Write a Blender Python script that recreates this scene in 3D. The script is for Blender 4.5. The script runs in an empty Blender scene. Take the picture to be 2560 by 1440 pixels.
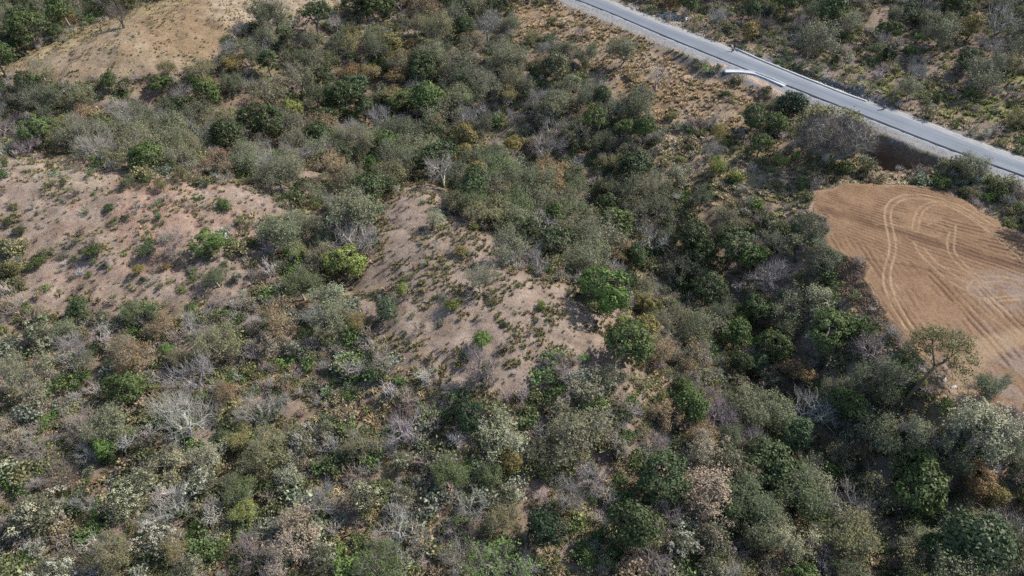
import bpy, math, random
import numpy as np
from mathutils import Vector

# ------------------------------------------------------------------ camera, sky, sun
sc = bpy.context.scene
CAM_H, PITCH, FPX = 70.0, 42.0, 1828.0        # metres, degrees down, focal length in photo pixels (2560 wide)
cam = bpy.data.objects.new("camera", bpy.data.cameras.new("camera"))
sc.collection.objects.link(cam)
cam.location = (0, 0, CAM_H)
cam.rotation_euler = (math.radians(90 - PITCH), 0, 0)
cam.data.sensor_width = 36.0
cam.data.lens = 36.0 * FPX / 2560.0
cam.data.clip_start = 0.5
cam.data.clip_end = 6000
sc.camera = cam

SUN_EL, SUN_AZ = 43.0, 24.0                   # azimuth measured from +x towards +y (the far side)
w = bpy.data.worlds.new("World"); sc.world = w; w.use_nodes = True
nt = w.node_tree; bg = nt.nodes["Background"]
sky = nt.nodes.new("ShaderNodeTexSky"); sky.sky_type = 'NISHITA'; sky.sun_disc = False
sky.sun_elevation = math.radians(SUN_EL); sky.sun_rotation = math.radians(90 - SUN_AZ)
nt.links.new(sky.outputs[0], bg.inputs[0]); bg.inputs[1].default_value = 0.135
sl = bpy.data.lights.new("sun", 'SUN'); sl.energy = 4.3; sl.angle = math.radians(0.5); sl.color = (1.0, 0.95, 0.88)
so = bpy.data.objects.new("sun", sl); sc.collection.objects.link(so)
_d = Vector((math.cos(math.radians(SUN_AZ)) * math.cos(math.radians(SUN_EL)),
             math.sin(math.radians(SUN_AZ)) * math.cos(math.radians(SUN_EL)), math.sin(math.radians(SUN_EL))))
so.rotation_euler = _d.to_track_quat('Z', 'Y').to_euler(); so.location = (60, 60, 90)
sc.view_settings.view_transform = 'Standard'; sc.view_settings.look = 'None'
sc.view_settings.exposure = 0.78; sc.view_settings.gamma = 1.0
sc.cycles.max_bounces = 5; sc.cycles.diffuse_bounces = 3; sc.cycles.transmission_bounces = 2
sc.cycles.use_denoising = False

# ------------------------------------------------------------------ helpers
R = np.random.default_rng(7)
random.seed(7)
TH = math.radians(PITCH)
FWD = np.array([0, math.cos(TH), -math.sin(TH)]); UPV = np.array([0, math.sin(TH), math.cos(TH)])
def ray(px, py):
    a = (np.asarray(px, float) - 1280) / FPX; b = -(np.asarray(py, float) - 720) / FPX
    return np.stack([a, FWD[1] + b * UPV[1], FWD[2] + b * UPV[2]], -1)
def on_plane(px, py, z):
    d = ray(px, py); t = (np.asarray(z, float) - CAM_H) / d[..., 2]
    return np.stack([d[..., 0] * t, d[..., 1] * t], -1)
def project(x, y, z):
    dz = z - CAM_H
    dep = y * FWD[1] + dz * FWD[2]; up = y * UPV[1] + dz * UPV[2]
    dep = np.maximum(dep, 1.0)
    return 1280 + FPX * x / dep, 720 - FPX * up / dep, dep
def smooth(a, b, x):
    t = np.clip((x - a) / (b - a), 0, 1); return t * t * (3 - 2 * t)
def _hash(ix, iy, s):
    n = (ix.astype(np.int64) * 374761393 + iy.astype(np.int64) * 668265263 + s * 982451653) & 0x7fffffff
    n = ((n ^ (n >> 13)) * 1274126177) & 0x7fffffff
    return ((n ^ (n >> 16)) & 0xffff) / 65535.0
def vnoise(x, y, s=0):
    x = np.asarray(x, float); y = np.asarray(y, float)
    ix = np.floor(x); iy = np.floor(y); fx = x - ix; fy = y - iy
    fx = fx * fx * (3 - 2 * fx); fy = fy * fy * (3 - 2 * fy)
    ix = ix.astype(np.int64); iy = iy.astype(np.int64)
    return ((_hash(ix, iy, s) * (1 - fx) + _hash(ix + 1, iy, s) * fx) * (1 - fy)
            + (_hash(ix, iy + 1, s) * (1 - fx) + _hash(ix + 1, iy + 1, s) * fx) * fy)
def fbm(x, y, s=0, o=4):
    v = 0; a = .5; tot = 0
    for k in range(o):
        v = v + a * vnoise(x * 2 ** k, y * 2 ** k, s + k * 17); tot += a; a *= .5
    return v / tot
def inpoly(px, py, poly):
    px = np.asarray(px); py = np.asarray(py); c = np.zeros(px.shape, bool)
    n = len(poly); j = n - 1
    for i in range(n):
        xi, yi = poly[i]; xj, yj = poly[j]
        if yi != yj:
            c ^= ((yi > py) != (yj > py)) & (px < (xj - xi) * (py - yi) / (yj - yi) + xi)
        j = i
    return c
def seg_dist(x, y, pl):
    """distance to a polyline, parameter along it and side"""
    best = np.full(np.shape(x), 1e9); side = np.zeros(np.shape(x)); tt = np.zeros(np.shape(x)); acc = 0
    for (ax, ay), (bx, by) in zip(pl[:-1], pl[1:]):
        dx, dy = bx - ax, by - ay; L = math.hypot(dx, dy)
        t = np.clip(((x - ax) * dx + (y - ay) * dy) / (L * L), 0, 1)
        d = np.hypot(x - ax - t * dx, y - ay - t * dy)
        m = d < best
        cr = dx * (y - ay) - dy * (x - ax)
        best = np.where(m, d, best); side = np.where(m, np.sign(cr), side); tt = np.where(m, acc + t * L, tt)
        acc += L
    return best, tt, side
def resample(pl, n):
    pl = np.asarray(pl, float); s = np.r_[0, np.cumsum(np.hypot(*np.diff(pl, axis=0).T))]
    u = np.linspace(0, s[-1], n)
    return np.stack([np.interp(u, s, pl[:, 0]), np.interp(u, s, pl[:, 1])], -1)
def smooth_pl(pl, n, it=30):
    p = resample(pl, n)
    for _ in range(it):
        p[1:-1] = .5 * p[1:-1] + .25 * (p[:-2] + p[2:])
    return p

# ------------------------------------------------------------------ relief
ROAD_Z, PAD_Z = 3.0, 1.5
CP = [  # photo x, y and the height of the ground seen there
 (0,1440,1),(640,1440,-.5),(1280,1440,-2),(1900,1440,-6),(2560,1440,-3),(-500,1300,2),(3000,1300,0),
 (0,1100,2),(600,1100,1),(1000,1100,1),(1400,1100,0),(1650,1100,-2),(1300,950,4.2),(1340,780,5.7),(1150,690,6.2),(1190,580,6),(1060,480,5.3),(1500,880,2.4),(1450,760,4),
 (865,720,1),(810,560,0),(860,440,-1),(720,850,1),(790,300,-5),(930,600,4.2),(980,860,4),
 (100,440,9.5),(350,450,9),(620,480,7),(300,600,7),(100,700,5.5),(500,700,5),(300,850,3),(-300,500,9),(640,640,4),
 (80,300,0),(400,300,-2),(650,320,-4),(-300,300,0),
 (950,250,-6),(1150,400,-5),(1400,560,-7),(1700,720,-9),(1950,880,-11),(2200,1010,-10),(2350,1200,-8),(2560,1350,-6),
 (1300,200,0),(1500,120,2.3),(1600,300,0),(1800,400,-.5),(1850,550,-2.5),(2000,620,-2),(1300,60,1.5),(1700,210,1.5),(1960,320,0.8),(2100,440,0.5),
 (1000,30,0),(720,60,4),(560,40,9),(300,110,10),(150,190,7),(20,190,6),(420,180,5),(60,60,-7),(180,20,-8),(-300,100,-4),(850,20,5),
 (1750,20,3),(2100,50,4),(2500,60,7),(2560,250,4.5),(2300,180,4),(2000,130,3.2),(2800,200,6),
 (2450,1000,0),(2540,1050,-1.5),(2380,1050,-4),(2100,780,-5),(2060,660,-3.5),(2230,930,-6),(2700,700,1.5),
]
cpw = np.array([on_plane(a, b, c) for a, b, c in CP]); cpz = np.array([c for *_, c in CP], float)
ext = []
for ax, ay, az in [(-400,20,0),(400,20,0),(0,-60,0),(0,350,12),(-300,350,5),(300,350,16),(-260,120,6),(300,120,8),(0,700,30),(900,700,40),(-900,700,30),(-900,-300,5),(900,-300,5)]:
    ext.append((ax, ay)); cpz = np.r_[cpz, az]
cpw = np.vstack([cpw, np.array(ext, float)])
D = np.hypot(cpw[:, None, 0] - cpw[None, :, 0], cpw[:, None, 1] - cpw[None, :, 1])
n = len(cpw); A = np.zeros((n + 3, n + 3)); A[:n, :n] = -D - np.eye(n) * -1.2
A[:n, n] = 1; A[:n, n + 1:] = cpw; A[n, :n] = 1; A[n + 1:, :n] = cpw.T
COEF = np.linalg.solve(A, np.r_[cpz, 0, 0, 0])
def base_h(x, y):
    sh = np.shape(x); x = np.ravel(x); y = np.ravel(y); out = COEF[n] + COEF[n + 1] * x + COEF[n + 2] * y
    for i in range(n):
        out = out - COEF[i] * np.hypot(x - cpw[i, 0], y - cpw[i, 1])
    return out.reshape(sh)

# the road edges, read off the photo and laid on the road's own level
far_px = [(1400,-46),(1452,-22),(1510,0),(1600,39),(1683,71),(1777,108),(1900,155),(1998,193),(2111,238),(2205,270),(2290,300),(2365,331),(2466,371),(2560,404),(2700,452),(2900,520)]
near_px = [(1330,-46),(1390,-22),(1445,0),(1527,31),(1600,63),(1718,113),(1800,146),(1883,180),(1950,206),(2027,236),(2084,259),(2202,304),(2298,344),(2416,388),(2560,440),(2700,490),(2900,560)]
far_w = smooth_pl(on_plane(*np.array(far_px, float).T, ROAD_Z), 160, 60)
near_w = smooth_pl(on_plane(*np.array(near_px, float).T, ROAD_Z), 160, 60)
# carry both edges on past the frame so that the road does not stop there
def extend(p):
    a = p[0] + (p[0] - p[6]) / np.hypot(*(p[0] - p[6])) * 160; b = p[-1] + (p[-1] - p[-7]) / np.hypot(*(p[-1] - p[-7])) * 120
    return np.vstack([np.linspace(a, p[0], 40, endpoint=False), p, np.linspace(p[-1], b, 40)[1:]])
far_w = extend(far_w); near_w = extend(near_w)
mid_w = (far_w + near_w) / 2
_hw = np.hypot(*(far_w - near_w).T) / 2
ROAD_PL = [tuple(p) for p in mid_w[::4]] + [tuple(mid_w[-1])]
HW = float(np.median(_hw))
nrm = np.gradient(mid_w, axis=0); nrm = np.stack([nrm[:, 1], -nrm[:, 0]], -1); nrm /= np.hypot(*nrm.T)[:, None]
if np.sum((near_w - mid_w) * nrm) < 0: nrm = -nrm           # nrm points to the near side

pad_px = [(2046,476),(2120,462),(2250,461),(2330,466),(2400,492),(2470,540),(2560,585),(2700,640),(2800,800),(2760,960),(2560,1010),(2450,1010),(2385,1000),(2360,960),(2290,880),(2235,815),(2195,760),(2172,700),(2165,655),(2120,640),(2050,612),(2075,575),(2070,545),(2020,525)]
pad_w = on_plane(*np.array(pad_px, float).T, PAD_Z)
pad_poly = [tuple(p) for p in pad_w]; pad_pl = pad_poly + [pad_poly[0]]
cut_px = [(2160,335),(2200,338),(2250,356),(2300,380),(2370,403),(2300,405),(2235,402),(2180,385),(2150,360)]
cut_w = [tuple(p) for p in on_plane(*np.array(cut_px, float).T, ROAD_Z - .4)]; cut_pl = cut_w + [cut_w[0]]

def full_h(x, y):
    h = base_h(x, y)
    h = h + (fbm(x / 9, y / 9, 3) - .5) * 1.1 + (fbm(x / 2.2, y / 2.2, 9, 3) - .5) * .45
    h = h - (1 - np.abs(2 * fbm(x / 7 + 3, y / 5, 21, 3) - 1)) ** 4 * .6 - (1 - np.abs(2 * fbm(x / 2.4, y / 1.8, 23, 2) - 1)) ** 4 * .22
    # road bench, ditch and the berm beyond the ditch
    d, t, s = seg_dist(x, y, ROAD_PL)
    near = s < 0 if _side_near < 0 else s > 0
    wn = smooth(HW + 3.0, HW + 6.5, d); wf = smooth(HW + 2.0, HW + 8.0, d)
    wgt = np.where(near, wn, wf)
    h = h * wgt + (ROAD_Z - .22) * (1 - wgt)
    px, py, _ = project(x, y, ROAD_Z + 0 * x)
    dm = (~near) * smooth(1935, 1990, px) * (1 - smooth(2130, 2160, px))
    e = d - HW
    h = h - dm * 1.8 * smooth(1.5, 2.0, e) * (1 - smooth(2.3, 3.0, e)) + dm * .5 * smooth(2.6, 3.4, e) * (1 - smooth(3.8, 6.5, e)) * (.6 + .8 * vnoise(x, y, 4))
    dm2 = (~near) * smooth(2130, 2150, px) * (1 - smooth(2225, 2250, px))
    h = h + dm2 * .9 * smooth(1.6, 3.0, e) * (1 - smooth(5, 9, e)) * (.5 + vnoise(x * .8, y * .8, 5))
    # cut in the bank below the road
    dc, _, _ = seg_dist(x, y, cut_pl); ic = inpoly(x, y, cut_w); sd = np.where(ic, dc, -dc)
    h = h - 3.4 * smooth(-.3, 1.2, sd)
    # tilled bench with its tipped banks
    dp, _, _ = seg_dist(x, y, pad_pl); ip = inpoly(x, y, pad_poly); sd = np.where(ip, dp, -dp)
    over = np.clip(-sd, 0, None)
    bench = PAD_Z - over * (.66 + .22 * vnoise(x / 2.5, y / 2.5, 12))
    left = x < 60
    h = np.where(ip, PAD_Z - .35 * smooth(.2, 1.2, sd), np.maximum(h, bench))
    h = np.where((~ip) & (over < 4) & (h > PAD_Z), PAD_Z + (h - PAD_Z) * smooth(0, 4, over), h)
    return h
_dd, _tt, _ss = seg_dist(near_w[60:61, 0], near_w[60:61, 1], ROAD_PL); _side_near = float(_ss[0])

# terrain grid, fine where the photo looks, coarse out to the horizon
def axis(lo, hi, st, lo2, hi2):
    a = np.arange(lo, hi + 1e-6, st); L = [lo]; s = st
    while L[-1] > lo2: s *= 1.22; L.append(L[-1] - s)
    H = [a[-1]]; s = st
    while H[-1] < hi2: s *= 1.22; H.append(H[-1] + s)
    return np.r_[np.array(L[1:])[::-1], a, np.array(H[1:])]
GX = axis(-150, 160, .5, -2500, 2500); GY = axis(22, 235, .5, -600, 4000)
XX, YY = np.meshgrid(GX, GY); HZ = full_h(XX, YY)
def ground(x, y):
    x = np.asarray(x, float); y = np.asarray(y, float)
    i = np.clip(np.searchsorted(GX, x) - 1, 0, len(GX) - 2); j = np.clip(np.searchsorted(GY, y) - 1, 0, len(GY) - 2)
    fx = np.clip((x - GX[i]) / (GX[i + 1] - GX[i]), 0, 1); fy = np.clip((y - GY[j]) / (GY[j + 1] - GY[j]), 0, 1)
    return (HZ[j, i] * (1 - fx) + HZ[j, i + 1] * fx) * (1 - fy) + (HZ[j + 1, i] * (1 - fx) + HZ[j + 1, i + 1] * fx) * fy
def at(px, py, above=0.0):
    """the ground point under something seen at this place of the photo, 'above' metres over the ground"""
    d = ray(px, py); prev = 20.0; t = prev
    for k in range(700):
        t = prev + .5; p = d * t
        if CAM_H + p[2] - float(ground(p[0], p[1])) < above: break
        prev = t
    lo, hi = prev, t
    for _ in range(12):
        m = (lo + hi) / 2; p = d * m
        if CAM_H + p[2] - float(ground(p[0], p[1])) < above: hi = m
        else: lo = m
    p = d * hi
    return float(p[0]), float(p[1]), float(ground(p[0], p[1])), hi  # hi = depth along the view axis

# ------------------------------------------------------------------ materials
def new_mat(name):
    m = bpy.data.materials.new(name); m.use_nodes = True; t = m.node_tree
    b = t.nodes["Principled BSDF"]; b.inputs["Roughness"].default_value = .85
    b.inputs["Specular IOR Level"].default_value = .2
    return m, t, b
def N(t, kind, **kw):
    x = t.nodes.new(kind)
    for k, v in kw.items():
        if k.startswith("i_"):
            key = k[2:]; x.inputs[int(key) if key.isdigit() else key].default_value = v
        else: setattr(x, k, v)
    return x
def mixc(t, fac, a, b, blend='MIX'):
    m = t.nodes.new("ShaderNodeMix"); m.data_type = 'RGBA'; m.blend_type = blend
    for s, v in ((m.inputs[0], fac), (m.inputs[6], a), (m.inputs[7], b)):
        if hasattr(v, "is_linked"): t.links.new(v, s)
        else: s.default_value = v if not isinstance(v, tuple) or len(v) == 4 else (*v, 1)
    return m.outputs[2]
def ramp(t, src, pts):
    r = t.nodes.new("ShaderNodeValToRGB"); t.links.new(src, r.inputs[0]); e = r.color_ramp.elements
    while len(e) < len(pts): e.new(.5)
    for k, (p, c) in enumerate(pts):
        e[k].position = p; e[k].color = (*c, 1) if isinstance(c, tuple) else (c, c, c, 1)
    return r.outputs[0]
def noise(t, scale, detail=4, rough=.6, vec=None):
    x = N(t, "ShaderNodeTexNoise"); x.inputs["Scale"].default_value = scale; x.inputs["Detail"].default_value = detail
    x.inputs["Roughness"].default_value = rough
    if vec is not None: t.links.new(vec, x.inputs["Vector"])
    return x.outputs["Fac"]
def pos(t): return N(t, "ShaderNodeNewGeometry").outputs["Position"]
def bump(t, b, h, strength, dist):
    x = N(t, "ShaderNodeBump", i_Strength=strength, i_Distance=dist); t.links.new(h, x.inputs["Height"])
    t.links.new(x.outputs[0], b.inputs["Normal"])

def ground_material():
    m, t, b = new_mat("dry_soil_and_grass"); p = pos(t)
    a = N(t, "ShaderNodeAttribute", attribute_name="gcol").outputs["Color"]
    r = N(t, "ShaderNodeAttribute", attribute_name="rough").outputs["Fac"]
    n1 = noise(t, 1.6, 6, .75, p); n2 = noise(t, .22, 4, .6, p); n3 = noise(t, 6.0, 5, .8, p)
    c = mixc(t, 1.0, a, ramp(t, n2, [(.3, (.86, .84, .82)), (.7, (1.12, 1.13, 1.14))]), 'MULTIPLY')
    c = mixc(t, 1.0, c, ramp(t, n1, [(.36, (.62, .58, .52)), (.46, (.93, .91, .88)), (.6, (1.07, 1.07, 1.07))]), 'MULTIPLY')
    c = mixc(t, 1.0, c, ramp(t, n3, [(.34, (.70, .66, .60)), (.5, (1.0, 1.0, 1.0)), (.7, (1.16, 1.15, 1.12))]), 'MULTIPLY')
    t.links.new(c, b.inputs["Base Color"]); b.inputs["Roughness"].default_value = 1
    b.inputs["Specular IOR Level"].default_value = .05
    ad = N(t, "ShaderNodeMath", operation='ADD'); t.links.new(n1, ad.inputs[0]); t.links.new(n3, ad.inputs[1])
    bump(t, b, ad.outputs[0], 1.0, .22)
    return m

def leaf_material(name, var=.38, trans=.2, src='OBJECT', gloss=.55):
    m, t, b = new_mat(name)
    if src == 'OBJECT': col = N(t, "ShaderNodeObjectInfo").outputs["Color"]
    else: col = N(t, "ShaderNodeAttribute", attribute_name="tint", attribute_type='INSTANCER').outputs["Color"]
    v = N(t, "ShaderNodeAttribute", attribute_name="v").outputs["Fac"]
    c = mixc(t, 1.0, col, ramp(t, v, [(0, (1 - var, 1 - var, 1 - var * .9)), (.5, (1, 1, 1)), (1, (1 + var * 1.5, 1 + var * 1.35, 1 + var))]), 'MULTIPLY')
    t.links.new(c, b.inputs["Base Color"]); b.inputs["Roughness"].default_value = gloss
    if trans:
        tr = N(t, "ShaderNodeBsdfTranslucent"); t.links.new(c, tr.inputs[0])
        mx = N(t, "ShaderNodeMixShader", i_0=trans); t.links.new(b.outputs[0], mx.inputs[1]); t.links.new(tr.outputs[0], mx.inputs[2])
        t.links.new(mx.outputs[0], t.nodes["Material Output"].inputs[0])
    return m
M_GROUND = ground_material()
M_LEAF = leaf_material("foliage")
M_TWIG = leaf_material("twigs", .3, 0, gloss=.9)
M_BARK = leaf_material("bark", .3, 0, gloss=.9)
M_SLEAF = leaf_material("scrub_foliage", .4, .15, 'INSTANCER', .8)

def simple_mat(name, c1, c2, scale=3.0, bumpd=.03, rough=.85, fine=20):
    m, t, b = new_mat(name); p = pos(t)
    f = noise(t, scale, 6, .7, p); g = noise(t, fine, 3, .7, p)
    c = mixc(t, ramp(t, f, [(.35, 0.0), (.65, 1.0)]), (*c1, 1), (*c2, 1))
    c = mixc(t, 1.0, c, ramp(t, g, [(.3, .78), (.7, 1.18)]), 'MULTIPLY')
    t.links.new(c, b.inputs["Base Color"]); b.inputs["Roughness"].default_value = rough
    bump(t, b, g, .8, bumpd)
    return m

# ------------------------------------------------------------------ mesh building
def mesh_np(name, V, F, mat, attrs=None, smooth_shade=False):
    """V (n,3), F (m,3|4) int array or list of arrays"""
    Fs = F if isinstance(F, list) else [F]
    me = bpy.data.meshes.new(name); V = np.asarray(V, np.float32)
    me.vertices.add(len(V)); me.vertices.foreach_set("co", V.ravel())
    loops = np.concatenate([f.ravel() for f in Fs]).astype(np.int32)
    tot = np.concatenate([np.full(len(f), f.shape[1], np.int32) for f in Fs]); st = np.r_[0, np.cumsum(tot)[:-1]].astype(np.int32)
    me.loops.add(len(loops)); me.loops.foreach_set("vertex_index", loops)
    me.polygons.add(len(tot)); me.polygons.foreach_set("loop_start", st); me.polygons.foreach_set("loop_total", tot)
    if smooth_shade: me.polygons.foreach_set("use_smooth", np.ones(len(tot), bool))
    me.update(calc_edges=True)
    for k, a in (attrs or {}).items():
        a = np.asarray(a, np.float32)
        if a.ndim == 1: me.attributes.new(k, 'FLOAT', 'POINT').data.foreach_set("value", a)
        elif a.shape[1] == 2:
            pass
        else: me.attributes.new(k, 'FLOAT_COLOR', 'POINT').data.foreach_set("color", np.c_[a, np.ones(len(a))].astype(np.float32).ravel())
    if mat: me.materials.append(mat)
    me.validate(clean_customdata=False) if False else None
    return me
def link(name, me, parent=None, **props):
    o = bpy.data.objects.new(name, me); sc.collection.objects.link(o)
    if parent: o.parent = parent
    for k, v in props.items(): o[k] = v
    return o
def grid_faces(nx, ny):
    i = np.arange(nx * ny).reshape(ny, nx)
    return np.stack([i[:-1, :-1], i[:-1, 1:], i[1:, 1:], i[1:, :-1]], -1).reshape(-1, 4)

class Geo:
    def __init__(s): s.V = []; s.Q = []; s.T = []; s.a = []; s.n = 0
    def add(s, V, Q=None, T=None, v=.5):
        V = np.asarray(V, float); s.V.append(V)
        if Q is not None and len(Q): s.Q.append(np.asarray(Q) + s.n)
        if T is not None and len(T): s.T.append(np.asarray(T) + s.n)
        s.a.append(np.full(len(V), v) if np.isscalar(v) else v); s.n += len(V)
    def mesh(s, name, mat, sm=False, scale=1.0):
        F = []
        if s.Q: F.append(np.vstack(s.Q))
        if s.T: F.append(np.vstack(s.T))
        return mesh_np(name, np.vstack(s.V) * scale, F, mat, {"v": np.concatenate(s.a)}, sm)
    def tubes(s, segs, k, v=None, rng=R):
        """segs: rows x0 y0 z0 x1 y1 z1 r0 r1"""
        S = np.asarray(segs, float)
        if not len(S): return
        a = S[:, :3]; b = S[:, 3:6]; d = b - a; L = np.linalg.norm(d, axis=1, keepdims=True) + 1e-9; d = d / L
        ref = np.where(np.abs(d[:, 2:3]) > .9, np.array([[1., 0, 0]]), np.array([[0, 0, 1.]]))
        u = np.cross(d, ref); u /= np.linalg.norm(u, axis=1, keepdims=True); w2 = np.cross(d, u)
        ang = np.linspace(0, 2 * np.pi, k, endpoint=False)
        ring = np.cos(ang)[None, :, None] * u[:, None, :] + np.sin(ang)[None, :, None] * w2[:, None, :]
        V = np.concatenate([a[:, None] + ring * S[:, 6, None, None], b[:, None] + ring * S[:, 7, None, None]], 1)
        m = len(S); base = (np.arange(m) * 2 * k)[:, None]
        q = np.array([[i, (i + 1) % k, k + (i + 1) % k, k + i] for i in range(k)])
        Q = (base[:, :, None] + q[None]).reshape(-1, 4)
        vv = np.repeat(rng.random(m) if v is None else np.full(m, v), 2 * k)
        s.add(V.reshape(-1, 3), Q, v=vv)
    def cards(s, P, Nn, size, v, rng=R, asp=1.5):
        """leaf-sized faces at P with normals Nn"""
        m = len(P); Nn = Nn / (np.linalg.norm(Nn, axis=1, keepdims=True) + 1e-9)
        r = rng.normal(size=(m, 3)); u = np.cross(Nn, r); u /= np.linalg.norm(u, axis=1, keepdims=True) + 1e-9; w2 = np.cross(Nn, u)
        size = np.broadcast_to(size, (m,))[:, None]
        u = u * size * .5 * asp ** .5; w2 = w2 * size * .5 / asp ** .5
        V = np.stack([P - u, P - w2 * 1.0 + Nn * size * .08, P + u, P + w2 + Nn * size * .08], 1).reshape(-1, 3)
        Q = np.arange(m * 4).reshape(m, 4)
        s.add(V, Q, v=np.repeat(v, 4))

def skeleton(rng, root, tips, r_tip, power=.5, lead=.42, jit=.06, first=None):
    """branches that split again and again until every tip is reached"""
    segs = []
    def rec(p, pts, dirn):
        m = len(pts); r = r_tip * m ** power
        if m == 1:
            mid = (p + pts[0]) / 2 + rng.normal(size=3) * np.linalg.norm(pts[0] - p) * .1
            segs.append((*p, *mid, r, r * .8)); segs.append((*mid, *pts[0], r * .8, r * .4)); return
        c = pts.mean(0); L = np.linalg.norm(c - p)
        f = lead if first is None or len(segs) else first
        q = p + (c - p) * f + dirn * L * .12 + rng.normal(size=3) * L * jit
        mid = (p + q) / 2 + rng.normal(size=3) * L * jit * .6
        segs.append((*p, *mid, r, r * .93)); segs.append((*mid, *q, r * .93, r * .86))
        # split in two by the widest direction
        X = pts - q; X = X / (np.linalg.norm(X, axis=1, keepdims=True) + 1e-6)
        cc = X - X.mean(0); _, _, vt = np.linalg.svd(cc, full_matrices=False)
        s1 = cc @ (vt[0] + rng.normal(size=3) * .15); k = np.argsort(s1); h = int(np.clip(m * rng.uniform(.36, .64), 1, m - 1))
        nd = (q - p) / (np.linalg.norm(q - p) + 1e-6)
        rec(q, pts[k[:h]], nd); rec(q, pts[k[h:]], nd)
    rec(np.asarray(root, float), np.asarray(tips, float), np.array([0, 0, 1.]))
    return np.array(segs)

def envelope(rng, m, W, H, base, flat=1.0, shell=.55, lump=.18, rag=0.0):
    """points through a crown of several overlapping lobes, W wide from height base to H, more of them near its skin"""
    seed = int(lump * 1000) + int(H * 1000) + int(base * 100)
    lr = np.random.default_rng(seed); nl = lr.integers(4, 7) + int(rag * 5); an = lr.uniform(0, 6.28) + np.arange(nl) * 6.28 / nl + lr.normal(size=nl) * .35
    off = lr.uniform(.34, .70, nl) * min(1.0, lump * 4.5); off[0] *= .2; rl = lr.uniform(.30, .58, nl); rl[0] = .58
    rl = rl * (1 - .42 * rag); off = off * (1 + .38 * rag)
    zz = lr.uniform(.38 - .2 * rag, .62 + .12 * rag, nl); zz[0] = .55; hl = lr.uniform(.24, .40, nl) * flat; hl[0] = .45
    p = rl ** 2; li = rng.choice(nl, m * 3, p=p / p.sum())
    d = rng.normal(size=(m * 3, 3)); d /= np.linalg.norm(d, axis=1, keepdims=True); rad = shell + (1 - shell) * rng.random(m * 3) ** .5
    X = np.stack([np.cos(an[li]) * off[li], np.sin(an[li]) * off[li]], -1) + d[:, :2] * (rad * rl[li])[:, None]
    Zc = zz[li] + d[:, 2] * rad * hl[li]
    ins = np.zeros(m * 3, bool)
    if shell > .35:
        for k in range(nl):
            q = ((X[:, 0] - np.cos(an[k]) * off[k]) ** 2 + (X[:, 1] - np.sin(an[k]) * off[k]) ** 2) / rl[k] ** 2 + ((Zc - zz[k]) / hl[k]) ** 2
            ins |= (q < (shell * .9) ** 2) & (li != k)
    ok = np.flatnonzero(~ins & (Zc > 0) & (rng.random(m * 3) < np.where(d[:, 2] < -.2, .35, 1)))[:m]
    if len(ok) < m: ok = np.r_[ok, rng.choice(ok, m - len(ok))]
    return np.c_[X[ok] * W / 2, base + np.clip(Zc[ok], 0, 1) * (H - base)]

# canonical trees are 6 m wide; every copy is scaled from that
def limbs_and_tips(rng, W, H, base, nt, r_tip, flat=1.0, shell=.55, lean=0.0, first=None, lump=.18, rag=0.0):
    tips = envelope(rng, nt, W, H, base, flat, shell, lump, rag)
    tips[:, 0] += lean
    return skeleton(rng, (0, 0, -.3), tips, r_tip, first=first), tips

def make_dense(seed, H=6.2, base=1.2, flat=1.0, leaf=.20, nclump=110, per=38, cr=.62, sparse=0, lump=.22, shell=.72):
    rng = np.random.default_rng(seed)
    segs, tips = limbs_and_tips(rng, 5.2, H - .4, base + .3, 70, .028, flat, .6, first=.5)
    g = Geo(); g.tubes(segs, 4, None, rng); tr = g.mesh("trunk", M_BARK)
    c = envelope(rng, nclump, 5.3, H - .25, base, flat, shell, lump)
    g = Geo(); mid = np.array([0, 0, base + (H - base) * .35])
    m = nclump * per; ci = np.repeat(np.arange(nclump), per)
    rad = cr * rng.uniform(.55, 1.25, nclump)[ci]
    dv = rng.normal(size=(m, 3)); dv /= np.linalg.norm(dv, axis=1, keepdims=True)
    dv[:, 2] = np.where(dv[:, 2] < -.2, -dv[:, 2] * .6, dv[:, 2])
    P = c[ci] + dv * (rad * rng.uniform(.6, 1.05, m))[:, None] * np.array([1.1, 1.1, .75])
    nn = dv * .9 + (P - mid) / 4 + rng.normal(size=(m, 3)) * .55
    v = np.clip(.5 + rng.normal(size=nclump)[ci] * .17 + rng.normal(size=m) * .17, 0, 1)
    g.cards(P, nn, leaf * rng.uniform(.7, 1.4, m), v, rng)
    return {"crown": (g.mesh("crown", M_LEAF), 'c'), "trunk": (tr, 't')}

def twig_geo(rng, tips, root, length, num, r, up=.35, wander=.5):
    m = len(tips) * num; ti = np.repeat(np.arange(len(tips)), num)
    out = tips[ti] - root; out /= np.linalg.norm(out, axis=1, keepdims=True)
    d = out + rng.normal(size=(m, 3)) * wander; d[:, 2] += up; d /= np.linalg.norm(d, axis=1, keepdims=True)
    L = length * rng.uniform(.5, 1.3, m)[:, None]
    a = tips[ti] - out * rng.uniform(0, .5, m)[:, None]; b = a + d * L * .55 + rng.normal(size=(m, 3)) * L * .07
    d2 = d + rng.normal(size=(m, 3)) * .4; c = b + d2 * L * .5
    return np.vstack([np.c_[a, b, np.full((m, 1), r), np.full((m, 1), r * .75)], np.c_[b, c, np.full((m, 1), r * .75), np.full((m, 1), r * .3)]]), b, c

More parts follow.
